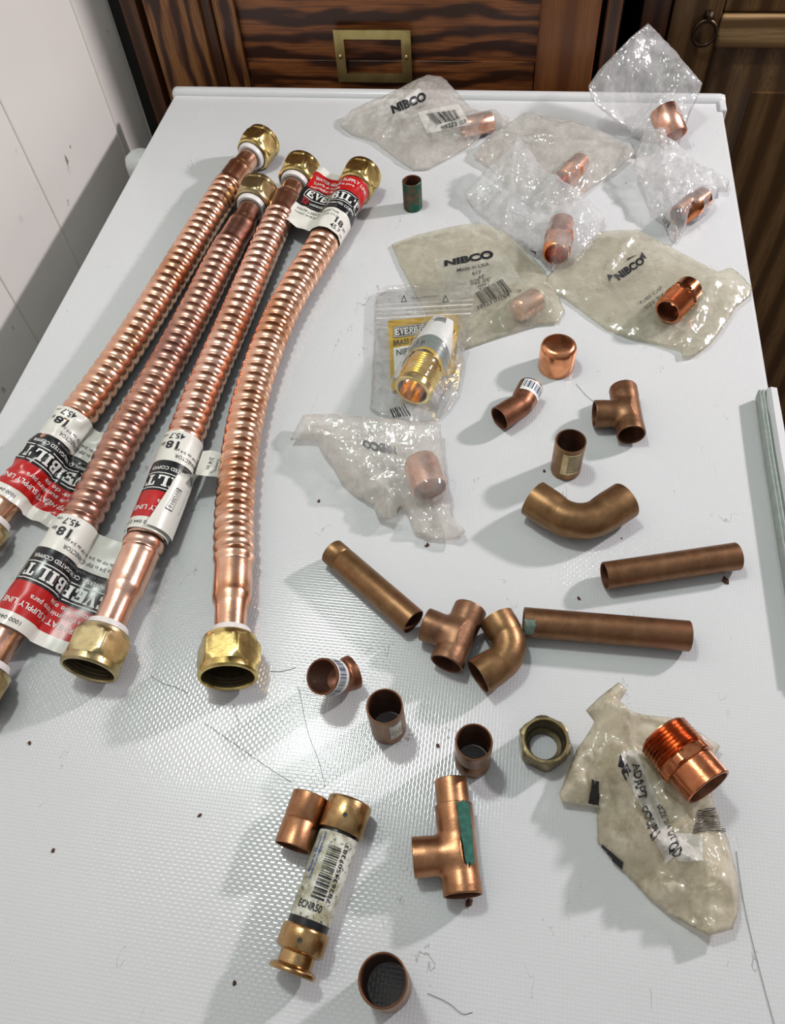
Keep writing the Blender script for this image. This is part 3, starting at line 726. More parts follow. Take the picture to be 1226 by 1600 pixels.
lb3, surf3, W3 = make_label(p3_, s_of(p3_, 286, 692), 1, 0.0126, 0.0, h3, 0.004, 1, 0.15, xshift=-0.030)
make_label(p4_, s_of(p4_, 508, 377), -1, 0.0124, 0.027, h4, 0.0165, 5, 0.9, fdrop=0.003, shear=0.010, a0=152)
# peeled flap of the third label
sA = s_of(p3_, 286, 692)
def flap(u, v, lift=0.0):       # u: across 0 (outer fold low right) .. 1 (free edge over the tube), v: 0 far .. 1 near nut
    Y = 0.006 + v * 0.066
    p, t = p3_.at(sA + Y); n = Vector((t.x, t.y, 0)).normalized(); xd = n.cross(Vector((0, 0, 1)))   # xd points to the left of the picture
    k = min(1, max(0, (0.42 - v) / 0.22)); k = k * k * (3 - 2 * k)
    a = math.radians(200 - 95 * u * (0.55 + 0.45 * v)); R_ = 0.0150
    c1 = xd * (R_ * math.cos(a)) + Vector((0, 0, 1)) * (R_ * math.sin(a) * 0.95 + 0.0006); q1 = p + c1
    q2 = p + xd * (-0.0150 - 0.019 * u) + Vector((0, 0, 1)) * (0.001 - 0.004 * u + 0.006 * math.sin(u * 2.4)) + n * (0.004 * u)
    q = q1.lerp(q2, k)
    q += Vector((0, 0, lift)); q.z = max(q.z, TOP + 0.0004); return q
V, F = [], []; nu, nv = 20, 50
for j in range(nv + 1):
    for i in range(nu + 1): V.append(flap(i / nu, j / nv))
for j in range(nv):
    for i in range(nu): a = j * (nu + 1) + i; F.append((a, a + 1, a + nu + 2, a + nu + 1))
fl = link('label_flap', V, F, M['paper'], h3.location.copy(), h3); fl['label'] = 'peeled and curled cream end of the label with small print'
it = barcode(0.30, 0.40, 0.4, 0.13, 10, 3, True) + [('r', 0.25, 0.60 + 0.035 * i, 0.10 + 0.02 * (i % 3), 0.006) for i in range(9)]
it2 = []
def fl_t(x, y): return flap(y, x, 0.0003)
it2 = [('t', 'Cobre corrugado universal', 0.47, 0.15, 0.35, 0.055, 0.0), ('t', 'agua conector de FIP', 0.47, 0.27, 0.30, 0.05, 0.0), ('t', '01/2019', 0.56, 0.62, 0.20, 0.13, 0.0), ('f', 0.54, 0.57, 0.25, 0.22, 0.012),
       ('t', '3/4 in', 0.08, 0.40, 0.14, 0.16, 0.0), ('t', 'Conector', 0.08, 0.68, 0.18, 0.10, 0.0)] + [('r', 0.36, 0.2 + 0.05 * i, 0.09, 0.024) for i in range(8)]
print_on('small_print', it2, fl_t, M['ink_grey'], fl, 0.05)

# ------------------------------------------------------------ fittings
def ring_prof(L, r, wall, bev=0.0004):
    return [(0, r - wall + bev), (0, r - bev), (bev, r), (L - bev, r), (L, r - bev), (L, r - wall + bev), (L - bev, r - wall), (bev, r - wall)]
def upright_tube(name, px, py, h, r, mat, label, cat, wall=0.0009, groove=True, extra=None):
    b = P(px, py, 0); M4 = frame(b + Vector((0, 0, 0.0003)), (0, 0, 1), (0, 1, 0))
    pr = ring_prof(h, r, wall)
    if groove:
        m_ = h * 0.48
        pr = pr[:3] + [(m_ - 0.0009, r), (m_ - 0.0003, r - 0.00045), (m_ + 0.0003, r - 0.00045), (m_ + 0.0009, r)] + pr[3:7] + [(m_ + 0.0008, r - wall), (m_, r - wall - 0.0007), (m_ - 0.0008, r - wall)] + pr[7:]
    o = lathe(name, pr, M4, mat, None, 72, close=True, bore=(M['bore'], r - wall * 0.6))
    tag(o, label, cat); return o, M4
green, _ = upright_tube('copper_coupling', 645, 324, 0.0246, 0.0078, M['verdigris_pipe'], 'small dark green tarnished coupling standing alone below the top left bag', 'pipe fitting', groove=False)
c5, m5 = upright_tube('copper_coupling', 883, 733, 0.028, 0.0093, M['olive'], 'olive brown coupling with scratched stripes standing beside the big bent elbow', 'pipe fitting', groove=False)
c6, m6 = upright_tube('copper_coupling', 607, 1137, 0.031, 0.0091, M['brown'], 'brown coupling with a torn pale sticker standing near the barcoded elbow', 'pipe fitting', groove=False)
c7, m7 = upright_tube('copper_coupling', 738, 1189, 0.030, 0.0089, M['brown'], 'brown coupling with a middle groove standing left of the hex nut', 'pipe fitting')
c8, m8 = upright_tube('copper_coupling', 607, 1541, 0.036, 0.0100, M['brown'], 'wide brown coupling standing alone at the bottom edge', 'pipe fitting', groove=False)
# cap
b = P(868, 573, 0); hcap, rcap = 0.0215, 0.0122
cap = lathe('capped_fitting', [(0.0, rcap - 0.001), (0.0, rcap), (0.0004, rcap + 0.0001), (hcap * 0.80, rcap - 0.0001), (hcap * 0.91, rcap - 0.0008), (hcap * 0.98, rcap - 0.0026), (hcap, rcap - 0.0044), (hcap, 0.0001), (hcap - 0.001, 0.0001), (hcap - 0.001, rcap - 0.004), (hcap * 0.8, rcap - 0.001)], frame(b + Vector((0, 0, 0.0003)), (0, 0, 1)), M['copper'], None, 72, close=True, sh=60)
tag(cap, 'shiny orange copper end cap standing closed side up', 'pipe cap')

def cyl_fn(M4, r):       # wrap: x = arc length around (from the top, towards -x local), y = along the axis
    return lambda x, y: M4 @ Vector((r * math.sin(x / r), r * math.cos(x / r), y))
def patch(name, M4, r, a0, a1, y0, y1, mat, parent, lift=0.00015, rag=0.0, label=None, nx=24, ny=10, taper=0.0):
    V, F = [], []
    for j in range(ny + 1):
        for i in range(nx + 1):
            a = a0 + (a1 - a0) * i / nx; y = y0 + (y1 - y0) * j / ny
            a = (a0 + a1) / 2 + (a - (a0 + a1) / 2) * (1 - taper * (j / ny) ** 1.5)
            if rag and (i in (0, nx) or j in (0, ny)):
                a += rag * 25 * (random.random() - 0.5) * 2; y += rag * (random.random() - 0.5) * 2
            rr = r + lift
            V.append(M4 @ Vector((rr * math.sin(a), rr * math.cos(a), y)))
    for j in range(ny):
        for i in range(nx): k = j * (nx + 1) + i; F.append((k, k + 1, k + nx + 2, k + nx + 1))
    o = link(name, V, F, mat, world_loc(parent), parent)
    if label: o['label'] = label
    return o
# worn sticker remains (angles: local y of upright frames points to world +y, x to the east)
V_ = math.radians
def items_ang(items, r): return items
st = patch('sticker_remains', m5, 0.0093, V_(205), V_(135), 0.006, 0.025, M['brass_dull'], c5, rag=0.0003, label='scratched pale stripes')
print_on('scratch_lines', [('r', -0.0012 + V_(170) * 0.0093 - 0.005, 0.008 + 0.0018 * i, 0.0095, 0.0005) for i in range(9)], cyl_fn(m5, 0.00965), M['ink_grey'], st, 0.002)
patch('sticker_remains', m6, 0.0091, V_(160), V_(118), 0.008, 0.026, M['fuse_paper'], c6, rag=0.0004, label='torn pale sticker')

def tube_lying(name, a, b, r, mat, label, cat, wall=0.0009, h=None, ring=None, extra=None):
    h = h or r; A = P(*a, h + 0.0003); B = P(*b, h + 0.0003); d = B - A
    pr = ring_prof(d.length, r, wall)
    if ring:
        out = pr[:3]
        for k in ring: out += [(d.length * k - 0.0007, r), (d.length * k, r - 0.0005), (d.length * k + 0.0007, r)]
        pr = out + pr[3:]
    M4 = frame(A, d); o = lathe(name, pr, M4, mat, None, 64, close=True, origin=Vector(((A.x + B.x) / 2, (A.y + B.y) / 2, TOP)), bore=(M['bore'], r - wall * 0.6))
    tag(o, label, cat); return o, M4
pg, mg = tube_lying('copper_pipe', (944, 900), (1152, 869), 0.0079, M['brown'], 'brown straight pipe stub lying at the right, above the greenish-ended one', 'pipe')
ph, mh = tube_lying('copper_pipe', (817, 972), (1077, 994), 0.0082, M['brown'], 'longest straight pipe stub with a greenish corroded left end', 'pipe')
patch('corroded_end', mh, 0.0082, V_(-75), V_(-15), 0.0004, 0.006, plain('pale_green_corrosion', (0.22, 0.30, 0.25), 0.8, 600, 0.5), ph, rag=0.0006)
pd, md = tube_lying('copper_pipe', (518, 861), (646, 972), 0.0079, M['olive'], 'olive brown straight pipe stub lying diagonally against a tee', 'pipe', ring=(0.13,))
py_, my = tube_lying('copper_coupling', (486, 1243), (457, 1325), 0.0090, M['tan'], 'tan copper coupling lying against the fuse', 'pipe fitting', ring=(0.5,))

# bent fittings
def bend(name, pts, r, rb, mat, label, cat, wall=0.0009, hub=0.0004, heights=None, lead=0.45, rings=True):
    """pts: end, corner, end as picture points; rounded corner of radius rb"""
    hs = heights or [r + 0.0004] * 3
    A, C, B = [P(x, y, h) for (x, y), h in zip(pts, hs)]
    u = (A - C).normalized(); v = (B - C).normalized(); ang = u.angle(v)
    cut = min(rb / math.tan(ang / 2), 0.92 * min((A - C).length, (B - C).length)); rb = cut * math.tan(ang / 2)
    s, e = C + u * cut, C + v * cut
    ctr = C + (u + v).normalized() * (rb / math.sin(ang / 2))
    line = [(A, 1)]; 
    lead_a, lead_b = (A - s).length, (B - e).length
    for k in (0.3, 0.6, 0.9): line.append((A.lerp(s, k), 1 if k < 0.75 else 0.5))
    w1, w2 = (s - ctr), (e - ctr); tot = w1.angle(w2); axn = w1.cross(w2).normalized()
    for k in range(25):
        line.append((ctr + Matrix.Rotation(tot * k / 24, 3, axn) @ w1, 0))
    for k in (0.1, 0.4, 0.7): line.append((e.lerp(B, k), 1 if k > 0.25 else 0.5))
    line.append((B, 1))
    V, F = [], []; n = 56; P0 = [q[0] for q in line]; nrm = axn
    rowsO, rowsI = [], []
    for i, (p, h) in enumerate(line):
        t = (P0[min(i + 1, len(P0) - 1)] - P0[max(i - 1, 0)]).normalized(); sd = nrm; up = sd.cross(t).normalized()
        for (rr, rows) in ((r - hub * (1 - h), rowsO), (r - wall - hub * (1 - h) * 0.5, rowsI)):
            rows.append([p + (sd * math.cos(2*PI*k/n) + up * math.sin(2*PI*k/n)) * rr for k in range(n)])
    allr = rowsO + rowsI[::-1] + [rowsO[0]]
    for row in allr: V += row
    for i in range(len(allr) - 1):
        for k in range(n): a = i * n + k; b_ = i * n + (k + 1) % n; F.append((a, b_, b_ + n, a + n))
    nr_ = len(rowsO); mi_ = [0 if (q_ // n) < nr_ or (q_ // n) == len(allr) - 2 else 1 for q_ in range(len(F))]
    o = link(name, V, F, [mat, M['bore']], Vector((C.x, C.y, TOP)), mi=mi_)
    bm = bmesh.new(); bm.from_mesh(o.data); bmesh.ops.remove_doubles(bm, verts=bm.verts, dist=1e-6); bmesh.ops.recalc_face_normals(bm, faces=bm.faces); bm.to_mesh(o.data); bm.free()
    sharp(o, 50); tag(o, label, cat); return o, (A, C, B)
e1, g1 = bend('copper_elbow', [(780, 654), (814, 633), (829, 605)], 0.0084, 0.009, M['redbrown'], 'small reddish brown elbow with a barcode sticker on its far leg, below the cap', 'pipe elbow', hub=0.0005)
e2, g2 = bend('copper_elbow', [(833, 779), (905, 827), (976, 782)], 0.0114, 0.020, M['olive'], 'large olive brown bent elbow lying alone, both ends pointing back', 'pipe elbow', hub=0.0006)
e3, g3 = bend('copper_elbow', [(775, 966), (806, 1020), (747, 1058)], 0.0098, 0.013, M['olive'], 'golden brown elbow touching the tee and the longest pipe', 'pipe elbow', hub=0.0006, heights=[0.0112, 0.0103, 0.0102])
e4, g4 = bend('copper_elbow', [(503, 1057), (531, 1059), (551, 1050)], 0.0092, 0.010, M['redbrown'], 'brown elbow with a wraparound barcode sticker, its dark mouth facing up and left', 'pipe elbow', hub=0.0005, heights=[0.0280, 0.0120, 0.0096])
def band_on_leg(A, C, r, f0, f1, a0, a1, parent, code_seed, nbar=26, angsh=0.0, up=(0, 0, 1)):
    M4 = frame(A, C - A, up); L_ = (C - A).length
    s_ = patch('barcode_sticker', M4, r, a0, a1, L_ * f0, L_ * f1, M['paper_white'], parent, label='white barcode sticker')
    x0, x1 = a0 * r, a1 * r
    if x0 > x1: x0, x1 = x1, x0
    print_on('barcode_bars', barcode(x0 + 0.001, L_ * f0 + 0.0012, (x1 - x0) - 0.002, L_ * (f1 - f0) * 0.62, nbar, code_seed) , cyl_fn(M4, r + 0.0003), M['ink_navy'], s_, 0.0015)
    return s_
band_on_leg(g1[2], g1[1], 0.0084, 0.06, 0.62, V_(-30), V_(100), e1, 3, 13)
band_on_leg(g4[0], g4[1], 0.0092, 0.05, 0.62, V_(-140), V_(75), e4, 5, 40)

# tees as one smooth shell (surface nets over a distance field)
def surface_nets(fn, lo, hi, h):
    nx, ny, nz_ = [int((b - a) / h) + 1 for a, b in zip(lo, hi)]
    X, Y, Z = np.meshgrid(*[lo[i] + h * np.arange(n_) for i, n_ in enumerate((nx, ny, nz_))], indexing='ij')
    D = fn(X, Y, Z); S_ = D < 0
    def corner(A, i, j, k): return A[i:nx-1+i, j:ny-1+j, k:nz_-1+k]
    cnt = np.zeros((nx-1, ny-1, nz_-1)); pos = np.zeros((3, nx-1, ny-1, nz_-1))
    cs = [(0,0,0),(1,0,0),(0,1,0),(1,1,0),(0,0,1),(1,0,1),(0,1,1),(1,1,1)]
    for a in cs:
        for b in cs:
            if sum(b) - sum(a) == 1 and all(y >= x for x, y in zip(a, b)):
                da, db = corner(D, *a), corner(D, *b); cr_ = (da < 0) != (db < 0)
                t = np.where(cr_, da / np.where(cr_, da - db, 1), 0)
                for ax in range(3): pos[ax] += np.where(cr_, a[ax] + t * (b[ax] - a[ax]), 0)
                cnt += cr_
    act = cnt > 0; idx = -np.ones(act.shape, int); idx[act] = np.arange(act.sum())
    I, J, K = np.nonzero(act); c = cnt[act]
    V = np.stack([lo[0] + h * (I + pos[0][act] / c), lo[1] + h * (J + pos[1][act] / c), lo[2] + h * (K + pos[2][act] / c)], 1)
    F = []
    for ax in range(3):
        sl0 = [slice(1, n_ - 1) for n_ in (nx, ny, nz_)]; sl0[ax] = slice(0, (nx, ny, nz_)[ax] - 1)
        sl1 = list(sl0); sl1[ax] = slice(1, (nx, ny, nz_)[ax])
        s0, s1 = S_[tuple(sl0)], S_[tuple(sl1)]
        off = [s.start for s in sl0]
        for flip, mask in ((False, s0 & ~s1), (True, ~s0 & s1)):
            q = np.argwhere(mask) + np.array(off)
            o1 = np.zeros(3, int); o2 = np.zeros(3, int); o1[(ax + 1) % 3] = 1; o2[(ax + 2) % 3] = 1
            for p in q:
                f4 = [idx[tuple(p - o1 - o2)], idx[tuple(p - o2)], idx[tuple(p)], idx[tuple(p - o1)]]
                F.append(tuple(f4) if not flip else tuple(f4[::-1]))
    return V, F
def tee(pts, r, mat, label, h=None, wall=0.0012, stub=None, heights=None):
    """pts: run end A, run end B, branch end (picture points)"""
    hs = heights or [r + 0.0004] * 3
    A, B, C = [P(x, y, q) for (x, y), q in zip(pts, hs)]
    ctr = A + (B - A) * ((C - A).dot(B - A) / (B - A).length_squared)
    X = (B - A).normalized(); Yv = (C - ctr); Yv = (Yv - X * Yv.dot(X)); bl = Yv.length; Yv.normalize(); Z = X.cross(Yv)
    la, lb = (A - ctr).length, (B - ctr).length
    def fn(x, y, z):
        def capd(q, lo, hi): return np.maximum(lo - q, q - hi)
        hubx = 0.0004 * np.clip((np.abs(x) - 0.008) / 0.006, 0, 1); huby = 0.0004 * np.clip((y - 0.009) / 0.006, 0, 1)
        r1 = np.sqrt(y*y + z*z) - (r - 0.0004 + hubx); r2 = np.sqrt(x*x + z*z) - (r - 0.0004 + huby)
        r2 = np.maximum(r2, -y)
        k = 0.0032; hh = np.clip(0.5 + 0.5 * (r2 - r1) / k, 0, 1); out = r2 * (1 - hh) + r1 * hh - k * hh * (1 - hh)
        out = np.maximum(out, np.maximum(capd(x, -la, lb), y - bl))
        i1 = np.sqrt(y*y + z*z) - (r - wall); i2 = np.maximum(np.sqrt(x*x + z*z) - (r - wall), -y)
        return np.maximum(out, -np.minimum(i1, i2))
    Vn, F = surface_nets(fn, (-la - 0.0012, -r - 0.0012, -r - 0.0012), (lb + 0.0012, bl + 0.0012, r + 0.0012), 0.00042)
    V = [ctr + X * a + Yv * b_ + Z * c for a, b_, c in Vn]
    mi_ = []
    for f_ in F:
        q_ = Vn[list(f_)].mean(0); d1 = math.hypot(q_[1], q_[2]); d2 = math.hypot(q_[0], q_[2]) if q_[1] > 0 else 9
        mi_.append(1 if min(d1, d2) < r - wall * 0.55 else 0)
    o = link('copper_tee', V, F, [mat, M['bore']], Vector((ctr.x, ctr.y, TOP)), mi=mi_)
    bm = bmesh.new(); bm.from_mesh(o.data); bmesh.ops.smooth_vert(bm, verts=bm.verts, factor=0.4, use_axis_x=True, use_axis_y=True, use_axis_z=True)
    bmesh.ops.recalc_face_normals(bm, faces=bm.faces); bm.to_mesh(o.data); bm.free()
    tag(o, label, 'pipe tee'); return o, (ctr, X, Yv, Z, la, lb, bl)
t1, k1 = tee([(973, 608), (986, 680), (928, 647)], 0.0090, M['brown'], 'brown tee lying to the right of the small barcoded elbow')
t2, k2 = tee([(735, 951), (697, 1038), (663, 975)], 0.0092, M['brown_green'], 'brown tee lying between the diagonal pipe and the golden elbow')
t3, k3 = tee([(708, 1258), (723, 1400), (645, 1340)], 0.0090, M['tan'], 'tan copper tee with green crust and a pipe stub in its far end')
ctr, X, Yv, Z, la, lb, bl = k3
lathe('pipe_stub', ring_prof(0.022, 0.0079, 0.0009), frame(ctr - X * (la - 0.010), -X), M['tan'], t3, 56, close=True)
M4t = frame(ctr, X)
M4g = frame(ctr, X, Z if Z.z > 0 else -Z)
patch('green_crust', M4g, 0.0092, V_(8), V_(52), -la + 0.0008, -la + 0.028, M['verdigris'], t3, rag=0.0013, taper=0.35, lift=0.0003, label='thick green verdigris crust')

# threaded adapters
def adapter(name, a, b, ha, hb, label, cat, mat, rt=0.0131, rp=0.0120, parent=None, thread=0.42, hexend=0.61, origin_h=0.0, wall=0.0016):
    """a: thread end, b: plain end; picture points, heights of the axis"""
    A, B = P(*a, ha), P(*b, hb); d = B - A; L_ = d.length; M4 = frame(A, d)
    tl = L_ * thread; pitch = 0.0018; prof = [(0, rt - wall - 0.0004), (0, rt - 0.0012)]; z = 0.0005
    while z < tl: prof += [(z, rt - 0.0012 + 0.0004 * z / tl), (z + pitch * 0.45, rt + 0.0001 + 0.0004 * z / tl)]; z += pitch
    hx0, hx1 = tl + 0.0006, L_ * hexend
    prof += [(tl, rt - 0.0009), (hx0, rt + 0.0003), (hx0 + 0.001, rt + 0.0016), (hx1 - 0.0008, rt + 0.0016), (hx1, rt + 0.0004), (hx1 + 0.0002, rp), (L_ - 0.0004, rp), (L_, rp - 0.0004), (L_, rp - wall + 0.0003), (L_ - 0.0006, rp - wall), (L_ * 0.5, rp - wall - 0.0002), (0.0006, rt - wall - 0.0006)]
    af = rt + 0.0003
    o = lathe(name, prof, M4, mat, None, 96, lambda t, r_, z_: (hexrad(af)(t, r_, z_) if hx0 - 1e-5 < z_ < hx1 + 1e-5 and r_ > rp + 0.0003 else r_), close=True, origin=Vector(((A.x + B.x) / 2, (A.y + B.y) / 2, TOP + origin_h)), sh=30, bore=(M['redbrown'], rp - wall * 0.7))
    tag(o, label, cat); return o, (A, B)
ad1, ga1 = adapter('threaded_adapter', (1034, 1146), (1107, 1231), 0.0215, 0.0255, 'large glossy reddish copper adapter with threads, lying on the grimy cream bag', 'pipe adapter', M['copper_red'], 0.0128, 0.0118)
ad2, ga2 = adapter('threaded_adapter', (1043, 487), (1077, 450), 0.0155, 0.0150, 'small dark copper threaded adapter lying on the yellowed bag at the right', 'pipe adapter', M['copper_red'], 0.0100, 0.0094, thread=0.52, hexend=0.66)

# loose hex nut lying flat
b = P(848, 1168, 0); M4 = frame(b + Vector((0, 0, 0.0003)), (-0.0, 0, 1), (0.35, 1, 0))
afn = 0.0117
hn = lathe('hex_nut', [(0, 0.0068), (0, 0.0112), (0.0012, 0.0126), (0.0095, 0.0136), (0.0118, 0.0124), (0.0122, 0.0116), (0.0122, 0.0102), (0.0116, 0.0097), (0.0105, 0.0093), (0.0098, 0.0097), (0.0085, 0.0093), (0.0078, 0.0097), (0.0065, 0.0093), (0.0058, 0.0097), (0.004, 0.0093), (0.003, 0.0088), (0.0022, 0.0068)], M4, M['brass_old'], None, 96,
           lambda t, r_, z_: hexrad(afn)(t, r_, z_) if r_ > 0.0118 else r_, close=True, sh=28, bore=(M['bore_brass'], 0.0098))
tag(hn, 'tarnished brass hex nut lying flat left of the cream bag', 'nut')

# cartridge fuse
A, B = P(548, 1252, 0.0110), P(455, 1522, 0.0110); d = B - A; LF = d.length; M4 = frame(A, d)
fz = thing('cartridge_fuse', 'cartridge fuse with grimy white label and worn brass caps', 'fuse', Vector(((A.x+B.x)/2, (A.y+B.y)/2, TOP)))
rc_, rb_ = 0.0108, 0.0095
lathe('end_cap', [(0, 0.0001), (0, rc_ - 0.0010), (0.0004, rc_ - 0.0004), (0.0012, rc_), (LF * 0.20, rc_), (LF * 0.203, rc_ - 0.0002), (LF * 0.205, rb_)], M4, M['brass_fuse'], fz, 64, sh=50)
bd = lathe('fuse_body', [(LF * 0.19, rb_ - 0.0002), (LF * 0.78, rb_ - 0.0002)], M4, M['black'], fz, 64)
bd['label'] = 'black tube'
lathe('paper_label', [(LF * 0.222, rb_), (LF * 0.715, rb_)], M4, M['fuse_paper'], bd, 64)
lathe('end_cap', [(LF * 0.755, rb_), (LF * 0.757, rc_ - 0.0006), (LF * 0.765, rc_ - 0.0003), (LF * 0.78, rc_), (LF * 0.875, rc_), (LF * 0.888, rc_ - 0.0012), (LF * 0.895, rc_ - 0.0030), (LF * 0.955, rc_ - 0.0030), (LF * 0.965, rc_ - 0.0010), (LF * 0.98, rc_ - 0.0001), (LF * 0.997, rc_ - 0.0004), (LF, rc_ - 0.0014), (LF, 0.0001)], M4, M['brass_fuse'], fz, 64, sh=60)
# dimples in the caps
for k, ang in ((0.115, 8), (0.835, 4)):
    aa = V_(ang); q = M4 @ Vector((rc_ * math.sin(aa), rc_ * math.cos(aa), LF * k)); nn = (q - (M4 @ Vector((0, 0, LF * k)))).normalized()
    lathe('punch_mark', [(0.0002, 0.0001), (0.0002, 0.0008), (0.0003, 0.0011)], frame(q, nn), M['dark'], fz, 16)
# wrap x axis: sin positive side; the label reads from the foot towards the head along the tube for the bar code
rf = rb_ + 0.00025
def fuse_along(x, y): # x = along from bottom cap upwards, y = around (positive to the left of the picture)
    sgn = 1
    return M4 @ Vector((rf * math.sin(-y / rf * FS), rf * math.cos(-y / rf * FS), LF * 0.715 - x))
# which side is picture-left?
xl_ = (M4.to_3x3() @ Vector((1, 0, 0))).x
FS = 1 if xl_ > 0 else -1
it = []
rnd = random.Random(11)
pos = 0.0085
while pos < 0.0315:
    a = rnd.choice([0.0003, 0.0003, 0.0006, 0.0009]); it.append(('r', pos, -0.0050, a, 0.0062)); pos += a + rnd.choice([0.0003, 0.0005, 0.0007])
it.append(('t', '782634507383', 0.0085, -0.0082, 0.0250, 0.0021, 0.01))
print_on('barcode_and_number', it, fuse_along, M['ink'], bd, 0.0015)
print_on('blue_lettering', [('t', 'Made in Mexico', 0.0180, 0.0066, 0.0160, 0.0015, 0.01), ('t', 'www.mercefuse.com', 0.0150, 0.0044, 0.0210, 0.0015, 0.01)], fuse_along, M['ink_blue'], bd, 0.0015)
def fuse_across(x, y):  # x around to the right, y towards the head
    return M4 @ Vector((rf * math.sin(x / rf * FS), rf * math.cos(x / rf * FS), LF * 0.715 - y))
print_on('type_lettering', [('t', 'ECNR50', -0.0062, 0.0036, 0.0115, 0.0030, 0.02)], fuse_across, M['ink'], bd, 0.0015)

# ------------------------------------------------------------ plastic bags
def pip(x, y, poly):
    c = False; j = len(poly) - 1
    for i in range(len(poly)):
        xi, yi = poly[i][0], poly[i][1]; xj, yj = poly[j][0], poly[j][1]
        if (yi > y) != (yj > y) and x < (xj - xi) * (y - yi) / (yj - yi + 1e-15) + xi: c = not c
        j = i
    return c
class Bag:
    def __init__(s, label, outline, mat, contents=(), dome=0.006, crumple=0.003, base=0.0, seed=0, grid=0.0017, tent=0.012, folds=(), freq=1.0, group='fitting bags', cat='plastic bag', name='plastic_bag', lower=0.5, press=()):
        pts = [(P(x, y, h / 1000)) for x, y, h in outline]
        hs = [h / 1000 for _, _, h in outline]
        # resample boundary
        R = []; 
        for i in range(len(pts)):
            a, b = pts[i], pts[(i + 1) % len(pts)]; n = max(1, int((a - b).length / 0.0022))
            for k in range(n):
                q = a.lerp(b, k / n); nn = noise.noise(Vector((q.x * 260 + seed, q.y * 260, 3))) * 0.0006 if 0 < k else 0
                R.append((q.x + nn, q.y + nn, q.z - TOP))
        poly = [(a[0], a[1]) for a in R]; ctrl = np.array([[q[0], q[1]] for q in R]); cz = np.array([q[2] for q in R])
        x0, y0 = ctrl.min(0); x1, y1 = ctrl.max(0); rnd = random.Random(seed)
        inner = []; seg = np.roll(ctrl, -1, 0) - ctrl
        yy = y0; row = 0
        while yy < y1:
            xx = x0 + (row % 2) * grid / 2
            while xx < x1:
                q = (xx + rnd.uniform(-.25, .25) * grid, yy + rnd.uniform(-.25, .25) * grid)
                if pip(q[0], q[1], poly): inner.append(q)
                xx += grid
            yy += grid * 0.87; row += 1
        inner = np.array(inner)
        def bdist(q):
            w_ = q[None] - ctrl; t = np.clip((w_ * seg).sum(1) / ((seg ** 2).sum(1) + 1e-12), 0, 1); dd = w_ - seg * t[:, None]; return np.sqrt((dd ** 2).sum(1)).min()
        bd_ = np.array([bdist(q) for q in inner]); keep = bd_ > grid * 0.45; inner = inner[keep]; bd_ = bd_[keep]
        n0 = len(R)
        vin = [Vector(p) for p in poly] + [Vector(tuple(p)) for p in inner]
        res = delaunay_2d_cdt(vin, [(i, (i + 1) % n0) for i in range(n0)], [list(range(n0))], 1, 1e-7)
        vo, fo, orig = res[0], res[2], res[3]
        n_ = len(vo); xy = np.array([[v.x, v.y] for v in vo])
        bdv = np.zeros(n_); isb = np.zeros(n_, bool); bz = np.zeros(n_)
        for i in range(n_):
            o_ = [k for k in orig[i] if k < n0]
            if o_: isb[i] = True; bz[i] = cz[o_[0]]
            elif orig[i]: bdv[i] = bd_[orig[i][0] - n0]
        mid = np.zeros(n_)
        for i in range(n_):
            if isb[i]: mid[i] = bz[i]
            else:
                d2 = ((ctrl - xy[i]) ** 2).sum(1) + 1e-9; w_ = 1 / d2 ** 1.5; mid[i] = (w_ * cz).sum() / w_.sum()
        top = mid.copy(); bot = mid.copy()
        for i in range(n_):
            if isb[i]: continue
            x, y = xy[i]; e = min(1, bdv[i] / 0.016) ** 0.6
            nn = 0; 
            for (fq, am) in ((38, 1.0), (85, 0.55), (190, 0.26)):
                fq *= freq
                vv_ = noise.voronoi(Vector((x * fq + seed * 7.3 + 0.35 * noise.noise(Vector((x * 60, y * 60, seed))), y * fq * 0.72 - seed * 3.1 + x * fq * 0.3, seed)), distance_metric='DISTANCE')[0]; nn += am * (vv_[0] * 2.0 - 0.9)
            zt = mid[i] + dome * e + crumple * nn * min(1, bdv[i] / 0.006)
            for (fa, fb, fh, fw) in folds:
                A2 = P(*fa, 0.004); B2 = P(*fb, 0.004); d_ = Vector((B2.x - A2.x, B2.y - A2.y)); q_ = Vector((x - A2.x, y - A2.y)); t = max(0, min(1, q_.dot(d_) / d_.length_squared))
                ds = (q_ - d_ * t).length; zt += fh * max(0, 1 - ds / fw) * min(1, bdv[i] / 0.005)
            zb = max(0.0006 + base, mid[i] - dome * lower * e)
            for c in contents:
                A3, B3, r_ = c; d_ = Vector((B3.x - A3.x, B3.y - A3.y)); q_ = Vector((x - A3.x, y - A3.y))
                t = max(0, min(1, q_.dot(d_) / max(d_.length_squared, 1e-12))); ds = (q_ - d_ * t).length
                hz = (A3.z + (B3.z - A3.z) * t - TOP)
                if ds < r_: hh = hz + math.sqrt(r_ * r_ - ds * ds) + 0.0010
                else: hh = hz - (ds - r_) / tent * (hz + r_) 
                hh += 0.0005 * nn
                zt = max(zt, hh if ds < r_ else min(hh, hz + r_))
                if ds < r_: zb = min(zb, max(0.0004 + base, hz - math.sqrt(r_ * r_ - ds * ds) - 0.0006))
            for (A3, B3, r_) in press:
                d_ = Vector((B3.x - A3.x, B3.y - A3.y)); q_ = Vector((x - A3.x, y - A3.y)); t = max(0, min(1, q_.dot(d_) / d_.length_squared)); ds = (q_ - d_ * t).length
                hz = A3.z + (B3.z - A3.z) * t - TOP
                if ds < r_ * 1.5: zt = min(zt, max(hz - math.sqrt(max(r_ * r_ - ds * ds, 0)) - 0.0004, 0.001) if ds < r_ else hz + (ds - r_) * 1.2)
            top[i] = max(zt, 0.0014 + base, zb + 0.0008); bot[i] = zb
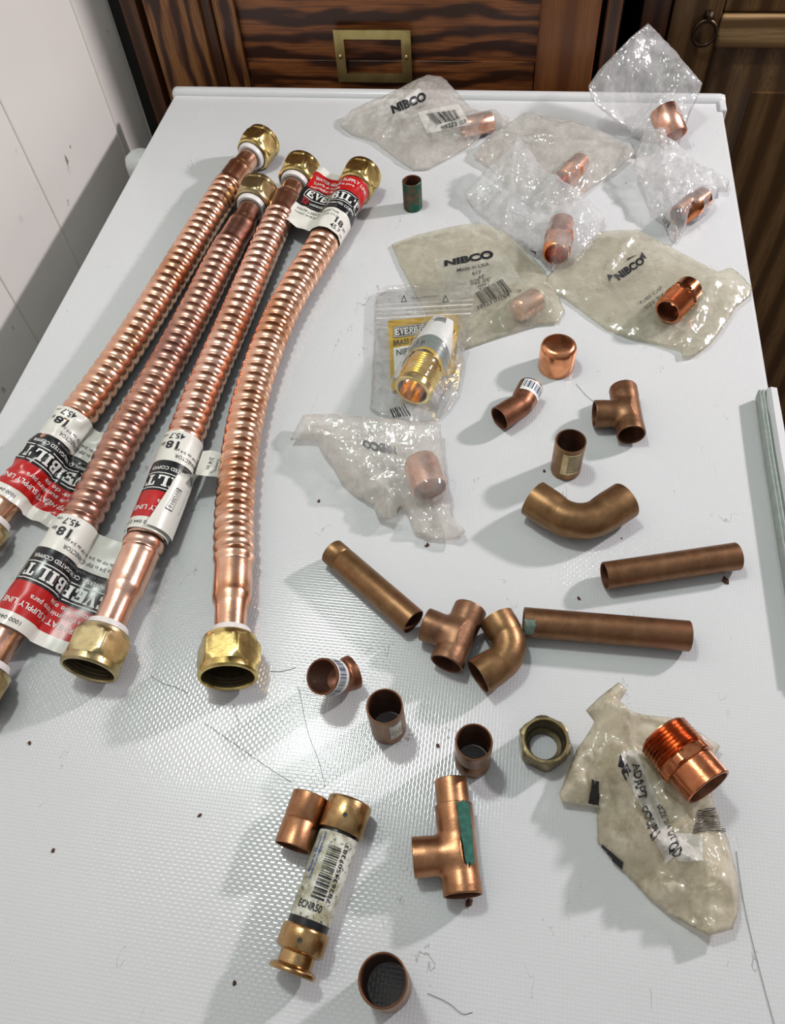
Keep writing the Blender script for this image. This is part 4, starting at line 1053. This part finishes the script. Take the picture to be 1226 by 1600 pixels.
        V = [(xy[i][0], xy[i][1], TOP + top[i]) for i in range(n_)]; remap = {}
        for i in range(n_):
            if isb[i]: remap[i] = i
            else: remap[i] = len(V); V.append((xy[i][0], xy[i][1], TOP + bot[i]))
        Ft = [tuple(f) for f in fo]; Fb = [tuple(remap[k] for k in reversed(f)) for f in fo]
        # top faces upward?
        a, b, c = [Vector(V[k]) for k in Ft[0]]
        if (b - a).cross(c - a).z < 0: Ft = [f[::-1] for f in Ft]; Fb = [f[::-1] for f in Fb]
        ctr_ = Vector((float(np.mean(ctrl[:, 0])), float(np.mean(ctrl[:, 1])), TOP + base))
        s.o = link(name, V, Ft + Fb, mat, ctr_)
        tag(s.o, label, cat, group)
        s.bvh = BVHTree.FromPolygons([Vector(v) for v in V], Ft)
    def surf(s, px, py, lift=0.0008):
        d = Vector(ray(px, py)).normalized(); h = s.bvh.ray_cast(Vector(CAM), d)
        if h[0] is None: return None
        n = h[1]; n = n if n.dot(d) < 0 else -n
        return h[0] + n * lift - d * 0.0001
    def quad(s, corners, w_, h_, lift=0.0008):    # corners: bottom-left, bottom-right, top-right, top-left of the print, picture points
        bl_, br_, tr_, tl_ = [Vector(c) for c in corners]
        def fn(x, y):
            u, v = x / w_, y / h_; q = bl_ * (1-u) * (1-v) + br_ * u * (1-v) + tr_ * u * v + tl_ * (1-u) * v; return s.surf(q.x, q.y, lift)
        return fn
def inner_tube(a, b, ha, hb, r, mat, label, closed=False, cat='pipe fitting', name='copper_coupling', thread=False):
    A, B = P(*a, ha), P(*b, hb); d = B - A; L_ = d.length; M4 = frame(A, d)
    if thread:
        prof = [(0, r - 0.0016), (0, r - 0.0008)]; z = 0.0004
        while z < L_ * 0.45: prof += [(z, r - 0.0008), (z + 0.0009, r + 0.0001)]; z += 0.0018
        prof += [(L_ * 0.47, r + 0.0008), (L_ * 0.60, r + 0.0008), (L_ * 0.61, r - 0.0004), (L_, r - 0.0004), (L_, r - 0.0014), (0.0005, r - 0.0018)]
    elif closed:
        prof = [(0, 0.0001), (0, r * 0.7), (L_ * 0.06, r * 0.9), (L_ * 0.2, r), (L_, r), (L_, r - 0.001), (L_ * 0.2, r - 0.001), (L_ * 0.1, 0.0001)]
    else: prof = ring_prof(L_, r, 0.001)
    o = lathe(name, prof, M4, mat, None, 56, close=True, origin=Vector(((A.x + B.x) / 2, (A.y + B.y) / 2, TOP)), sh=45)
    tag(o, label, cat, 'fittings inside bags'); return o, (A, B, r)

def prn(bag, name, corners, w_, h_, items, mat, step=None, label=None):
    return print_on(name, items, bag.quad(corners, w_, h_, 0.0004 if 'patch' in name or 'seal' in name else 0.0009), mat, bag.o, step or w_ / 50, label)

# bag 1, far left, with white printed patch
f1, q1 = inner_tube((722, 200), (768, 190), 0.0105, 0.0105, 0.0085, M['pink'], 'pinkish copper fitting inside the printed bag at the far middle')
B1 = Bag('milky printed bag with barcode at the far middle edge, pink fitting in its right end', [(531,195,3),(548,172,8),(600,150,14),(640,130,17),(667,117,19),(692,121,16),(715,145,12),(735,168,8),(765,178,5),(795,183,5),(792,200,4),(757,207,4),(735,228,3),(700,248,2),(668,265,1.5),(645,266,1.2),(620,248,2),(585,220,3),(548,208,3)], M['film_soft'], [q1], 0.005, 0.0026, seed=4, folds=[((600,215),(660,160),0.003,0.006)])
prn(B1, 'white_patch', [(600,181),(664,150),(655,138),(604,172)], 1, 1, [('r', 0, 0, 1, 1)], M['film_printwhite'])
prn(B1, 'white_patch', [(668,209),(735,195),(716,162),(652,176)], 1, 1, [('r', 0, 0, 1, 1)], M['film_printwhite'])
prn(B1, 'brand_lettering', [(614,178),(667,157),(663,144),(610,167)], 1, 1, [('t', 'NIBCO', 0, 0, 1, 1, 0.055)], M['ink'])
prn(B1, 'barcode', [(682,197),(723,186),(716,172),(664,179)], 1, 1, barcode(0, 0.05, 1, 0.95, 22, 6) , M['ink'])
prn(B1, 'small_print', [(690,204),(728,192),(727,187),(688,198)], 1, 1, [('t', '98223 03', 0, 0, 1, 1, 0.0)], M['ink_grey'])
prn(B1, 'small_print', [(652,172),(665,167),(664,163),(651,168)], 1, 1, [('t', 'USA', 0, 0, 1, 1, 0.0)], M['ink_faded'])

# bag 2 (large, behind) and bag 3 in front of it
f2, q2 = inner_tube((880, 282), (907, 253), 0.0125, 0.0125, 0.0082, M['copper'], 'bright copper adapter inside the wide clear bag behind', thread=True, name='threaded_adapter', cat='pipe adapter')
B2 = Bag('wide clear bag behind the others at the far right, a copper fitting near its middle', [(738,242,5),(762,218,6),(790,196,10),(815,179,14),(850,181,14),(905,193,12),(955,212,8),(988,226,6),(992,240,5),(962,268,4),(930,290,3),(905,310,3),(880,330,3),(840,330,2),(800,300,2),(765,262,3)], M['film_soft'], [q2], 0.006, 0.0030, seed=9, folds=[((760,225),(880,240),0.003,0.005)])
f3, q3 = inner_tube((868, 398), (878, 350), 0.0165, 0.0165, 0.0100, M['copper'], 'copper fitting inside the crinkled clear bag in front of the wide one', thread=True, name='threaded_adapter', cat='pipe adapter')
B3 = Bag('crinkled clear bag lying across the wide bag, copper fitting in its lower end', [(725,303,6),(745,280,12),(775,250,18),(810,216,26),(826,232,24),(842,258,20),(865,278,17),(905,300,12),(930,322,9),(945,342,7),(938,365,5),(915,395,4),(885,425,4),(862,423,4),(840,400,4),(805,375,5),(770,350,5),(740,325,5)], M['film_clear'], [q3], 0.006, 0.0045, base=0.004, seed=14, folds=[((810,220),(790,350),0.004,0.006), ((840,330),(900,330),0.003,0.005)])
prn(B3, 'printed_mark', [(826,402),(838,404),(838,393),(827,391)], 1, 1, [('f', 0, 0, 1, 1, 0.18), ('r', 0.3, 0.35, 0.4, 0.3)], M['ink'])

# bag 4, propped up at the right rear corner
f4, q4 = inner_tube((1052, 214), (1036, 172), 0.0125, 0.0245, 0.0120, M['pink'], 'pink copper coupling in the tall propped bag at the far right corner')
B4 = Bag('tall clear bag propped up at the far right corner, a pink coupling in its foot', [(1012,36,62),(1026,50,58),(1052,78,50),(1078,108,42),(1097,130,36),(1092,146,30),(1078,176,20),(1066,210,10),(1062,224,5),(1050,226,2),(1030,222,2),(1000,219,2),(985,206,6),(965,192,14),(940,172,24),(924,156,32),(919,134,38),(935,110,46),(960,84,54),(985,58,60)], M['film_clear'], [q4], 0.005, 0.0045, seed=21, folds=[((1015,45),(1000,95),0.004,0.006), ((1000,95),(1060,150),0.004,0.006)], tent=0.02, lower=1.0)
# bag 5
f5, q5 = inner_tube((1060, 338), (1098, 308), 0.0115, 0.0115, 0.0085, M['copper_red'], 'shiny copper threaded fitting in the twisted bag near the right edge', thread=True, name='threaded_adapter', cat='pipe adapter')
B5 = Bag('twisted clear bag near the right rim with a shiny threaded fitting', [(1009,200,20),(1024,205,24),(1040,212,20),(1052,232,16),(1075,248,13),(1105,265,10),(1124,276,7),(1139,285,6),(1136,300,5),(1120,300,4),(1112,318,3),(1104,335,3),(1088,346,3),(1076,345,3),(1070,360,3),(1055,382,2),(1046,372,4),(1036,345,6),(1012,325,9),(1005,300,11),(996,280,14),(989,262,16),(994,238,18),(1001,218,20)], M['film_clear'], [q5], 0.006, 0.0060, seed=33, freq=1.2, folds=[((1012,205),(1030,300),0.006,0.006), ((1030,300),(1056,375),0.005,0.005)])
prn(B5, 'printed_mark', [(1036,345),(1046,360),(1050,352),(1040,338)], 1, 1, barcode(0, 0, 1, 1, 6, 2), M['ink_grey'])

# bag 6, yellowed with print
f6, q6 = inner_tube((806, 487), (838, 468), 0.0105, 0.0105, 0.0088, M['pink'], 'pink copper cap in the yellowed printed bag', closed=True, name='capped_fitting', cat='pipe cap')
B6 = Bag('yellowed flat bag with black lettering and barcode, a pink cap in its right end', [(611,382,2),(650,367,3),(700,355,5),(745,348,7),(768,352,7),(800,370,6),(830,400,6),(848,420,5),(866,450,4),(882,485,3),(872,505,2),(840,508,2),(800,520,2),(765,532,1.5),(724,547,1.2),(700,530,1.5),(670,500,2),(645,455,2),(625,415,2)], M['film_yellow'], [q6], 0.004, 0.0012, seed=41, folds=[((720,545),(800,470),0.003,0.006)])
prn(B6, 'white_patch', [(690,475),(815,440),(790,398),(678,405)], 1, 1, [('r', 0, 0, 1, 1)], film_mat('faint_white_patch', (1, 1, 1), 0.30, 0.1, 0.3, 150, 0.3, (0.8, 0.8, 0.72), 0.3))
prn(B6, 'brand_lettering', [(694,417),(772,403),(768,392),(694,409)], 1, 1, [('t', 'NIBCO', 0, 0, 1, 1, 0.06)], M['ink'])
prn(B6, 'small_print', [(714,426),(765,416),(763,411),(714,421)], 1, 1, [('t', 'Made in USA', 0, 0, 1, 1, 0.01)], M['ink_grey'])
prn(B6, 'small_print', [(738,431),(752,429),(751,424),(737,426)], 1, 1, [('t', '617', 0, 0, 1, 1, 0.01)], M['ink_grey'])
prn(B6, 'small_print', [(747,437),(757,435),(756,430),(746,432)], 1, 1, [('t', 'AP', 0, 0, 1, 1, 0.01)], M['ink_grey'])
prn(B6, 'small_print', [(735,446),(767,441),(766,434),(734,439)], 1, 1, [('t', 'SIZE 3/4"', 0, 0, 1, 1, 0.0)], M['ink_grey'])
prn(B6, 'small_print', [(747,453),(764,449),(763,443),(746,447)], 1, 1, [('t', 'QTY 1', 0, 0, 1, 1, 0.01)], M['ink_grey'])
prn(B6, 'barcode', [(754,476),(804,456),(788,435),(742,459)], 1, 1, barcode(0, 0, 1, 1, 26, 9), M['ink'])
prn(B6, 'small_print', [(745,486),(797,464),(795,458),(743,480)], 1, 1, [('t', '39923 03764', 0, 0, 1, 1, 0.01)], M['ink_grey'])
prn(B6, 'small_print', [(809,459),(814,457),(813,453),(808,455)], 1, 1, [('t', '0', 0, 0, 1, 1, 0.01)], M['ink_grey'])

# bag 7, yellowed with the dark adapter on it
B7 = Bag('yellowed dusty bag at the right with the dark threaded adapter lying on it', [(843,441,5),(858,430,5),(880,408,4),(905,385,4),(938,362,4),(970,359,5),(1000,360,7),(1030,376,8),(1062,394,7),(1098,412,6),(1120,424,7),(1142,418,9),(1158,430,7),(1175,450,5),(1172,462,4),(1150,480,4),(1128,515,4),(1108,540,3),(1085,556,3),(1066,558,3),(1062,545,3),(1030,538,2),(990,530,2),(948,515,1.5),(915,490,2),(885,468,2),(862,455,3)], M['film_yellow'], [], 0.0035, 0.0014, seed=52, press=[(*ga2, 0.0112)], folds=[((1000,362),(950,425),0.004,0.005), ((945,430),(1000,520),0.002,0.005), ((1062,545),(1110,450),0.003,0.006)])
prn(B7, 'brand_lettering', [(966,440),(1008,411),(1001,402),(957,431)], 1, 1, [('t', 'NIBCO', 0, 0.05, 1, 0.9, 0.055)], M['ink'])
prn(B7, 'brand_frame', [(952,441),(1010,405),(1002,395),(948,430)], 1, 1, [('p', [(0, 0), (0.12, 0.5), (0, 1)]), ('p', [(1, 0), (1, 1), (0.86, 0.5)]), ('p', [(0.6, 1.02), (0.9, 1.02), (0.6, 1.3)])], M['ink_grey'])
prn(B7, 'small_print', [(1000,478),(1035,452),(1028,443),(993,469)], 1, 1, [('t', 'TUBE CAP', 0, 0, 1, 0.45, 0.0)], M['ink_grey'])
prn(B7, 'small_print', [(1008,485),(1040,461),(1034,452),(1001,476)], 1, 1, [('t', 'SIZE 3/4"', 0, 0, 1, 0.5, 0.0)], M['ink_grey'])

# bag 8, zip bag with card and brass nipple
nA, nB = P(644, 611, 0.0150), P(689, 524, 0.0150); dN = nB - nA; LN = dN.length; MN = frame(nA, dN); rn = 0.0128
prof = [(0, rn - 0.0025), (0, rn - 0.0006), (0.0006, rn - 0.0002), (0.0045, rn)]; z = 0.0048
while z < 0.024: prof += [(z, rn - 0.0012), (z + 0.0010, rn + 0.0003)]; z += 0.0021
prof += [(0.0250, rn - 0.0003), (LN, rn - 0.0003), (LN, rn - 0.0025)]
nip = lathe('brass_nipple', prof, MN, M['brass_yellow'], None, 80, close=True, origin=Vector(((nA.x + nB.x) / 2, (nA.y + nB.y) / 2, TOP)), sh=30)
tag(nip, 'golden brass threaded nipple inside the zip bag', 'pipe nipple', 'fittings inside bags')
crd = thing('product_card', 'mustard yellow card with curled white and grey end inside the zip bag', 'card', P(660, 560, 0))
def cardpt(x, y, h=0.0030): return P(x, y, h)
cq = [(611, 611), (711, 583), (718, 490), (606, 501)]
def card_fn(h):
    def fn(u, v):
        bl_, br_, tr_, tl_ = [Vector(c) for c in cq]; q = bl_ * (1-u) * (1-v) + br_ * u * (1-v) + tr_ * u * v + tl_ * (1-u) * v
        return P(q.x, q.y, h + 0.002 * v)
    return fn
print_on('card_sheet', [('r', 0, 0, 1, 1)], card_fn(0.0034), M['yellow'], crd, 0.1)
print_on('white_panel', [('r', 0.06, 0.16, 0.6, 0.44)], card_fn(0.0037), M['paper_white'], crd, 0.1)
print_on('grey_band', [('p', [(0.06, 0.05), (0.3, 0.12), (0.3, 0.24), (0.06, 0.16)])], card_fn(0.0038), M['grey_card'], crd, 0.1)
print_on('name_box', [('r', 0.07, 0.745, 0.55, 0.16)], card_fn(0.0038), M['ink'], crd, 0.1)
print_on('white_lettering', [('p', q) for q in slab_word('EVERBILT', 0.095, 0.775, 0.50, 0.10)] + [('f', 0.078, 0.752, 0.534, 0.145, 0.008)], card_fn(0.0040), M['ink_white'], crd, 0.1)
print_on('black_lettering', [('t', 'BRASS PIPE', 0.06, 0.635, 0.40, 0.075, 0.01), ('t', 'NIPPLE', 0.10, 0.485, 0.34, 0.085, 0.01)], card_fn(0.0041), M['ink'], crd, 0.1)
# curled end of the card around the nipple: white with a grey band and yellow rim
def curl(x, y, lift=0.0):   # x around (-1..1 of 100 degrees), y along 0..1
    k = 0.46 + 0.62 * y; a = V_(88) * x * (1 - 0.62 * max(0, y - 0.25) / 0.75); R_ = rn + 0.0010 + 0.0005 + lift - 0.002 * max(0, y - .5)
    if abs(x) > 0: pass
    return MN @ Vector((R_ * math.sin(a * SG), R_ * math.cos(a), LN * (k - 0.16 * (1 - y) * (abs(x)) ** 1.5)))
SG = 1 if (MN.to_3x3() @ Vector((1, 0, 0))).x > 0 else -1
V, F, mi = [], [], []; nx, ny = 30, 40
for j in range(ny + 1):
    for i in range(nx + 1): V.append(curl(-1 + 2 * i / nx, j / ny))
for j in range(ny):
    for i in range(nx):
        a = j * (nx + 1) + i; F.append((a, a + 1, a + nx + 2, a + nx + 1)); t = (j + .5) / ny
        mi.append(2 if t < 0.07 else (1 if t < 0.42 else 0))
cu = link('curled_end', V, F, [M['paper_white'], M['grey_card'], M['yellow']], crd.location.copy(), crd, mi=mi); cu['label'] = 'curled white end with grey band'
print_on('size_lettering', [('t', 'x 2 in', -0.62, 0.16, 0.5, 0.11, 0.01)], lambda x, y: curl(x, y, 0.0003), M['ink'], cu, 0.1)
print_on('barcode', barcode(-0.5, 0.84, 1.0, 0.13, 14, 4), lambda x, y: curl(x, y, 0.0003), M['ink'], cu, 0.1)
B8 = Bag('clear zip bag holding a brass nipple and a mustard yellow card', [(584,468,4),(590,454,4),(604,447,4),(650,443,5),(700,441,6),(738,440,6),(742,470,6),(735,500,6),(727,540,6),(724,575,5),(716,615,4),(700,642,3),(686,656,2),(655,660,2),(620,655,2),(590,648,2),(578,640,2),(580,600,3),(582,560,3),(583,510,4)], M['film_zip'], [(nA, nB, rn + 0.0028)], 0.006, 0.0016, base=0.0022, seed=61, tent=0.010, freq=0.8)
for k in range(4):
    y0_ = 470 + k * 7
    prn(B8, 'zip_seal', [(588, y0_ + 8), (738, y0_), (738, y0_ - 2), (588, y0_ + 6)], 1, 1, [('r', 0, 0, 1, 1)], M['film_printwhite'] if k % 2 else M['film_clear'])
prn(B8, 'small_print', [(643,469),(684,465),(684,461),(643,465)], 1, 1, [('t', 'Open at Perforation', 0, 0, 1, 0.9, 0.0)], M['ink_grey'])
for x in (631, 696):
    prn(B8, 'triangle_mark', [(x-5, 474), (x+5, 473), (x+5, 462), (x-5, 463)], 1, 1, [('p', [(0, 0), (1, 0), (0.9, 0.12), (0.1, 0.12)]), ('p', [(0, 0), (0.12, 0), (0.55, 0.9), (0.45, 1)]), ('p', [(1, 0), (0.88, 0), (0.45, 0.9), (0.55, 1)])], M['ink_grey'])
prn(B8, 'printed_mark', [(612,652),(644,648),(632,628),(608,640)], 1, 1, barcode(0.1, 0, 0.85, 1, 8, 12), M['ink'], 0.15)

# bag 9 with copper cap
f9, q9 = inner_tube((655, 718), (672, 764), 0.0130, 0.0126, 0.0112, M['pink'], 'orange pink copper cap in the bag beside the curved connector', closed=True, name='capped_fitting', cat='pipe cap')
B9 = Bag('crumpled milky bag with a copper cap, right of the curved connector', [(453,688,5),(463,668,7),(474,648,9),(500,647,10),(540,649,10),(580,652,11),(620,657,12),(655,661,12),(688,663,12),(690,695,11),(695,730,9),(700,770,6),(708,810,4),(727,830,8),(718,843,6),(698,845,3),(665,843,2),(648,835,2),(636,805,3),(628,795,5),(610,813,8),(590,808,6),(583,790,4),(560,778,3),(535,758,3),(520,730,4),(502,705,6),(492,685,7),(470,686,6)], M['film_soft'], [q9], 0.008, 0.0062, seed=72, folds=[((590,740),(700,720),0.003,0.006), ((560,740),(650,820),0.006,0.007), ((500,680),(545,740),0.005,0.008)])
prn(B9, 'brand_lettering', [(618,700),(566,688),(568,700),(620,712)], 1, 1, [('t', 'NIBCO', 0, 0, 1, 1, 0.055)], M['ink_faded'])
prn(B9, 'printed_mark', [(617,800),(628,812),(634,798),(622,790)], 1, 1, barcode(0, 0, 1, 1, 6, 3), M['ink'], 0.2)

# bag 10, cream, under the large adapter
B10 = Bag('grimy cream torn bag at the lower right under the large threaded adapter', [(966,1066,20),(980,1077,20),(968,1096,17),(985,1110,13),(1010,1118,10),(1050,1122,8),(1085,1138,6),(1125,1166,6),(1112,1190,6),(1108,1225,6),(1116,1262,6),(1132,1300,6),(1146,1345,8),(1154,1385,9),(1154,1420,8),(1145,1452,8),(1108,1462,9),(1085,1450,6),(1050,1432,4),(1015,1405,3),(990,1378,2),(962,1350,2),(933,1316,1.5),(932,1285,2),(934,1262,4),(905,1258,5),(878,1254,5),(873,1240,6),(885,1210,7),(900,1172,8),(922,1140,10),(928,1128,12),(915,1110,16),(935,1090,19)], M['film_cream'], [], 0.0050, 0.0062, seed=85, freq=1.35, press=[(*ga1, 0.0146)], grid=0.0016, folds=[((965,1100),(960,1210),0.006,0.007), ((960,1210),(1000,1320),0.009,0.010), ((1000,1320),(1060,1350),0.006,0.009), ((930,1260),(985,1370),0.003,0.006), ((1020,1400),(1140,1380),0.004,0.008)])
prn(B10, 'white_patch', [(1040,1350),(1062,1330),(992,1170),(965,1180)], 1, 1, [('r', 0, 0, 1, 1)], M['film_printwhite'])
prn(B10, 'white_patch', [(1060,1345),(1098,1345),(1096,1305),(1045,1300)], 1, 1, [('r', 0, 0, 1, 1)], M['film_printwhite'])
prn(B10, 'black_mark', [(934,1257),(918,1253),(922,1219),(936,1222)], 1, 1, [('r', 0, 0, 1, 1)], M['ink'], 0.2)
prn(B10, 'black_mark', [(973,1361),(934,1325),(932,1311),(975,1346)], 1, 1, [('r', 0, 0, 1, 1)], M['ink'], 0.2)
prn(B10, 'black_lettering', [(1000,1263),(1018,1312),(1034,1300),(1012,1255)], 1, 1, [('t', 'COUPLI', 0, 0, 1, 0.8, 0.01)], M['ink'], 0.1)
prn(B10, 'black_lettering', [(985,1195),(998,1250),(1012,1245),(1000,1188)], 1, 1, [('t', 'ADAPT', 0, 0, 1, 0.8, 0.01)], M['ink'], 0.1)
prn(B10, 'black_lettering', [(1022,1262),(1050,1325),(1060,1316),(1032,1256)], 1, 1, [('t', 'SIZE 3/4 QTY', 0, 0.2, 1, 0.7, 0.0)], M['ink'], 0.1)
prn(B10, 'black_lettering', [(1044,1325),(1056,1340),(1070,1330),(1058,1312)], 1, 1, [('t', 'QD', 0, 0, 1, 0.8, 0.01)], M['ink'], 0.1)
prn(B10, 'black_lettering', [(963,1190),(980,1222),(985,1205),(970,1178)], 1, 1, [('p', [(0, 1), (0.5, 0.4), (0.2, 0)]), ('t', 'E', 0.5, 0.1, 0.45, 0.8, 0.05)], M['ink'], 0.2)
prn(B10, 'wavy_barcode', [(1084,1306),(1132,1302),(1118,1258),(1076,1262)], 1, 1, [('p', [(0.0 + 0.02 * i, 0.04 + i * 0.068), (0.5, 0.09 + i * 0.068 + 0.02 * math.sin(i)), (1.0, 0.04 + i * 0.068), (1.0, 0.075 + i * 0.068), (0.5, 0.125 + i * 0.068 + 0.02 * math.sin(i)), (0.02 * i, 0.075 + i * 0.068)]) for i in range(13)], M['ink_grey'], 0.1)

# ------------------------------------------------------------ crumbs and hairs on the surface
def crumb(px, py, size, label):
    q = P(px, py, size * 0.4); bm = bmesh.new(); bmesh.ops.create_icosphere(bm, subdivisions=2, radius=size)
    for v in bm.verts: v.co *= 1 + 0.6 * noise.noise(v.co * (1.3 / size) + Vector((px, py, 0))); v.co.z *= 0.5; v.co.x *= 1.5
    vs = [q + Matrix.Rotation(px, 3, 'Z') @ v.co for v in bm.verts]; bm.verts.index_update(); fs = [[v.index for v in f.verts] for f in bm.faces]; bm.free()
    o = link('debris_crumb', vs, fs, M['rust'], Vector((q.x, q.y, TOP))); tag(o, label, 'debris', 'dirt crumbs on the surface')
crumb(1133, 907, 0.0016, 'reddish crumb under the right end of the upper straight pipe')
crumb(733, 1410, 0.0014, 'dark crumb at the near mouth of the tan tee')
for (x, y) in ((46, 1161), (668, 843+8), (850, 736), (666, 853), (312, 1274), (83, 1329), (904, 935), (684, 1165), (498, 783), (366, 1536)):
    crumb(x, y, 0.0008, 'tiny dark dirt crumb on the white surface')
def hair(pts, label, r=0.00011):
    p = crom([P(x, y, 0.0003) for x, y in pts], 10); V, F = [], []; n = 5
    for i, q in enumerate(p):
        t = (p[min(i+1, len(p)-1)] - p[max(i-1, 0)]).normalized(); sd = t.cross(Vector((0, 0, 1))).normalized()
        for k in range(n): a = 2*PI*k/n; V.append(q + (sd * math.cos(a) + Vector((0, 0, 1)) * math.sin(a)) * r)
    for i in range(len(p) - 1):
        for k in range(n): a = i*n+k; b_ = i*n+(k+1)%n; F.append((a, b_, b_+n, a+n))
    o = link('stray_hair', V, F, M['hair'], P(*pts[0])); tag(o, label, 'hair', 'stray hairs')
hair([(1150, 1330), (1158, 1390), (1170, 1450), (1190, 1530), (1212, 1610)], 'long dark hair lying right of the cream bag')
hair([(236, 1056), (255, 1068), (275, 1074), (293, 1083)], 'short dark hair between the two near brass nuts')
hair([(365, 1100), (370, 1120), (374, 1136)], 'short dark hair below the rightmost connector nut')
hair([(466, 1072), (480, 1140), (498, 1190), (508, 1230)], 'thin hair below the barcoded elbow')
hair([(320, 1130), (370, 1165), (420, 1200), (458, 1224)], 'thin diagonal hair pointing at the lying tan coupling')
hair([(668, 1552), (700, 1567), (722, 1584), (738, 1582)], 'angular dark hair right of the bottom coupling')
hair([(900, 600), (918, 620), (945, 640), (952, 652)], 'thin hair between the cap and the upper tee')
hair([(422, 1049), (440, 1049), (462, 1043)], 'frayed dark hair left of the barcoded elbow')
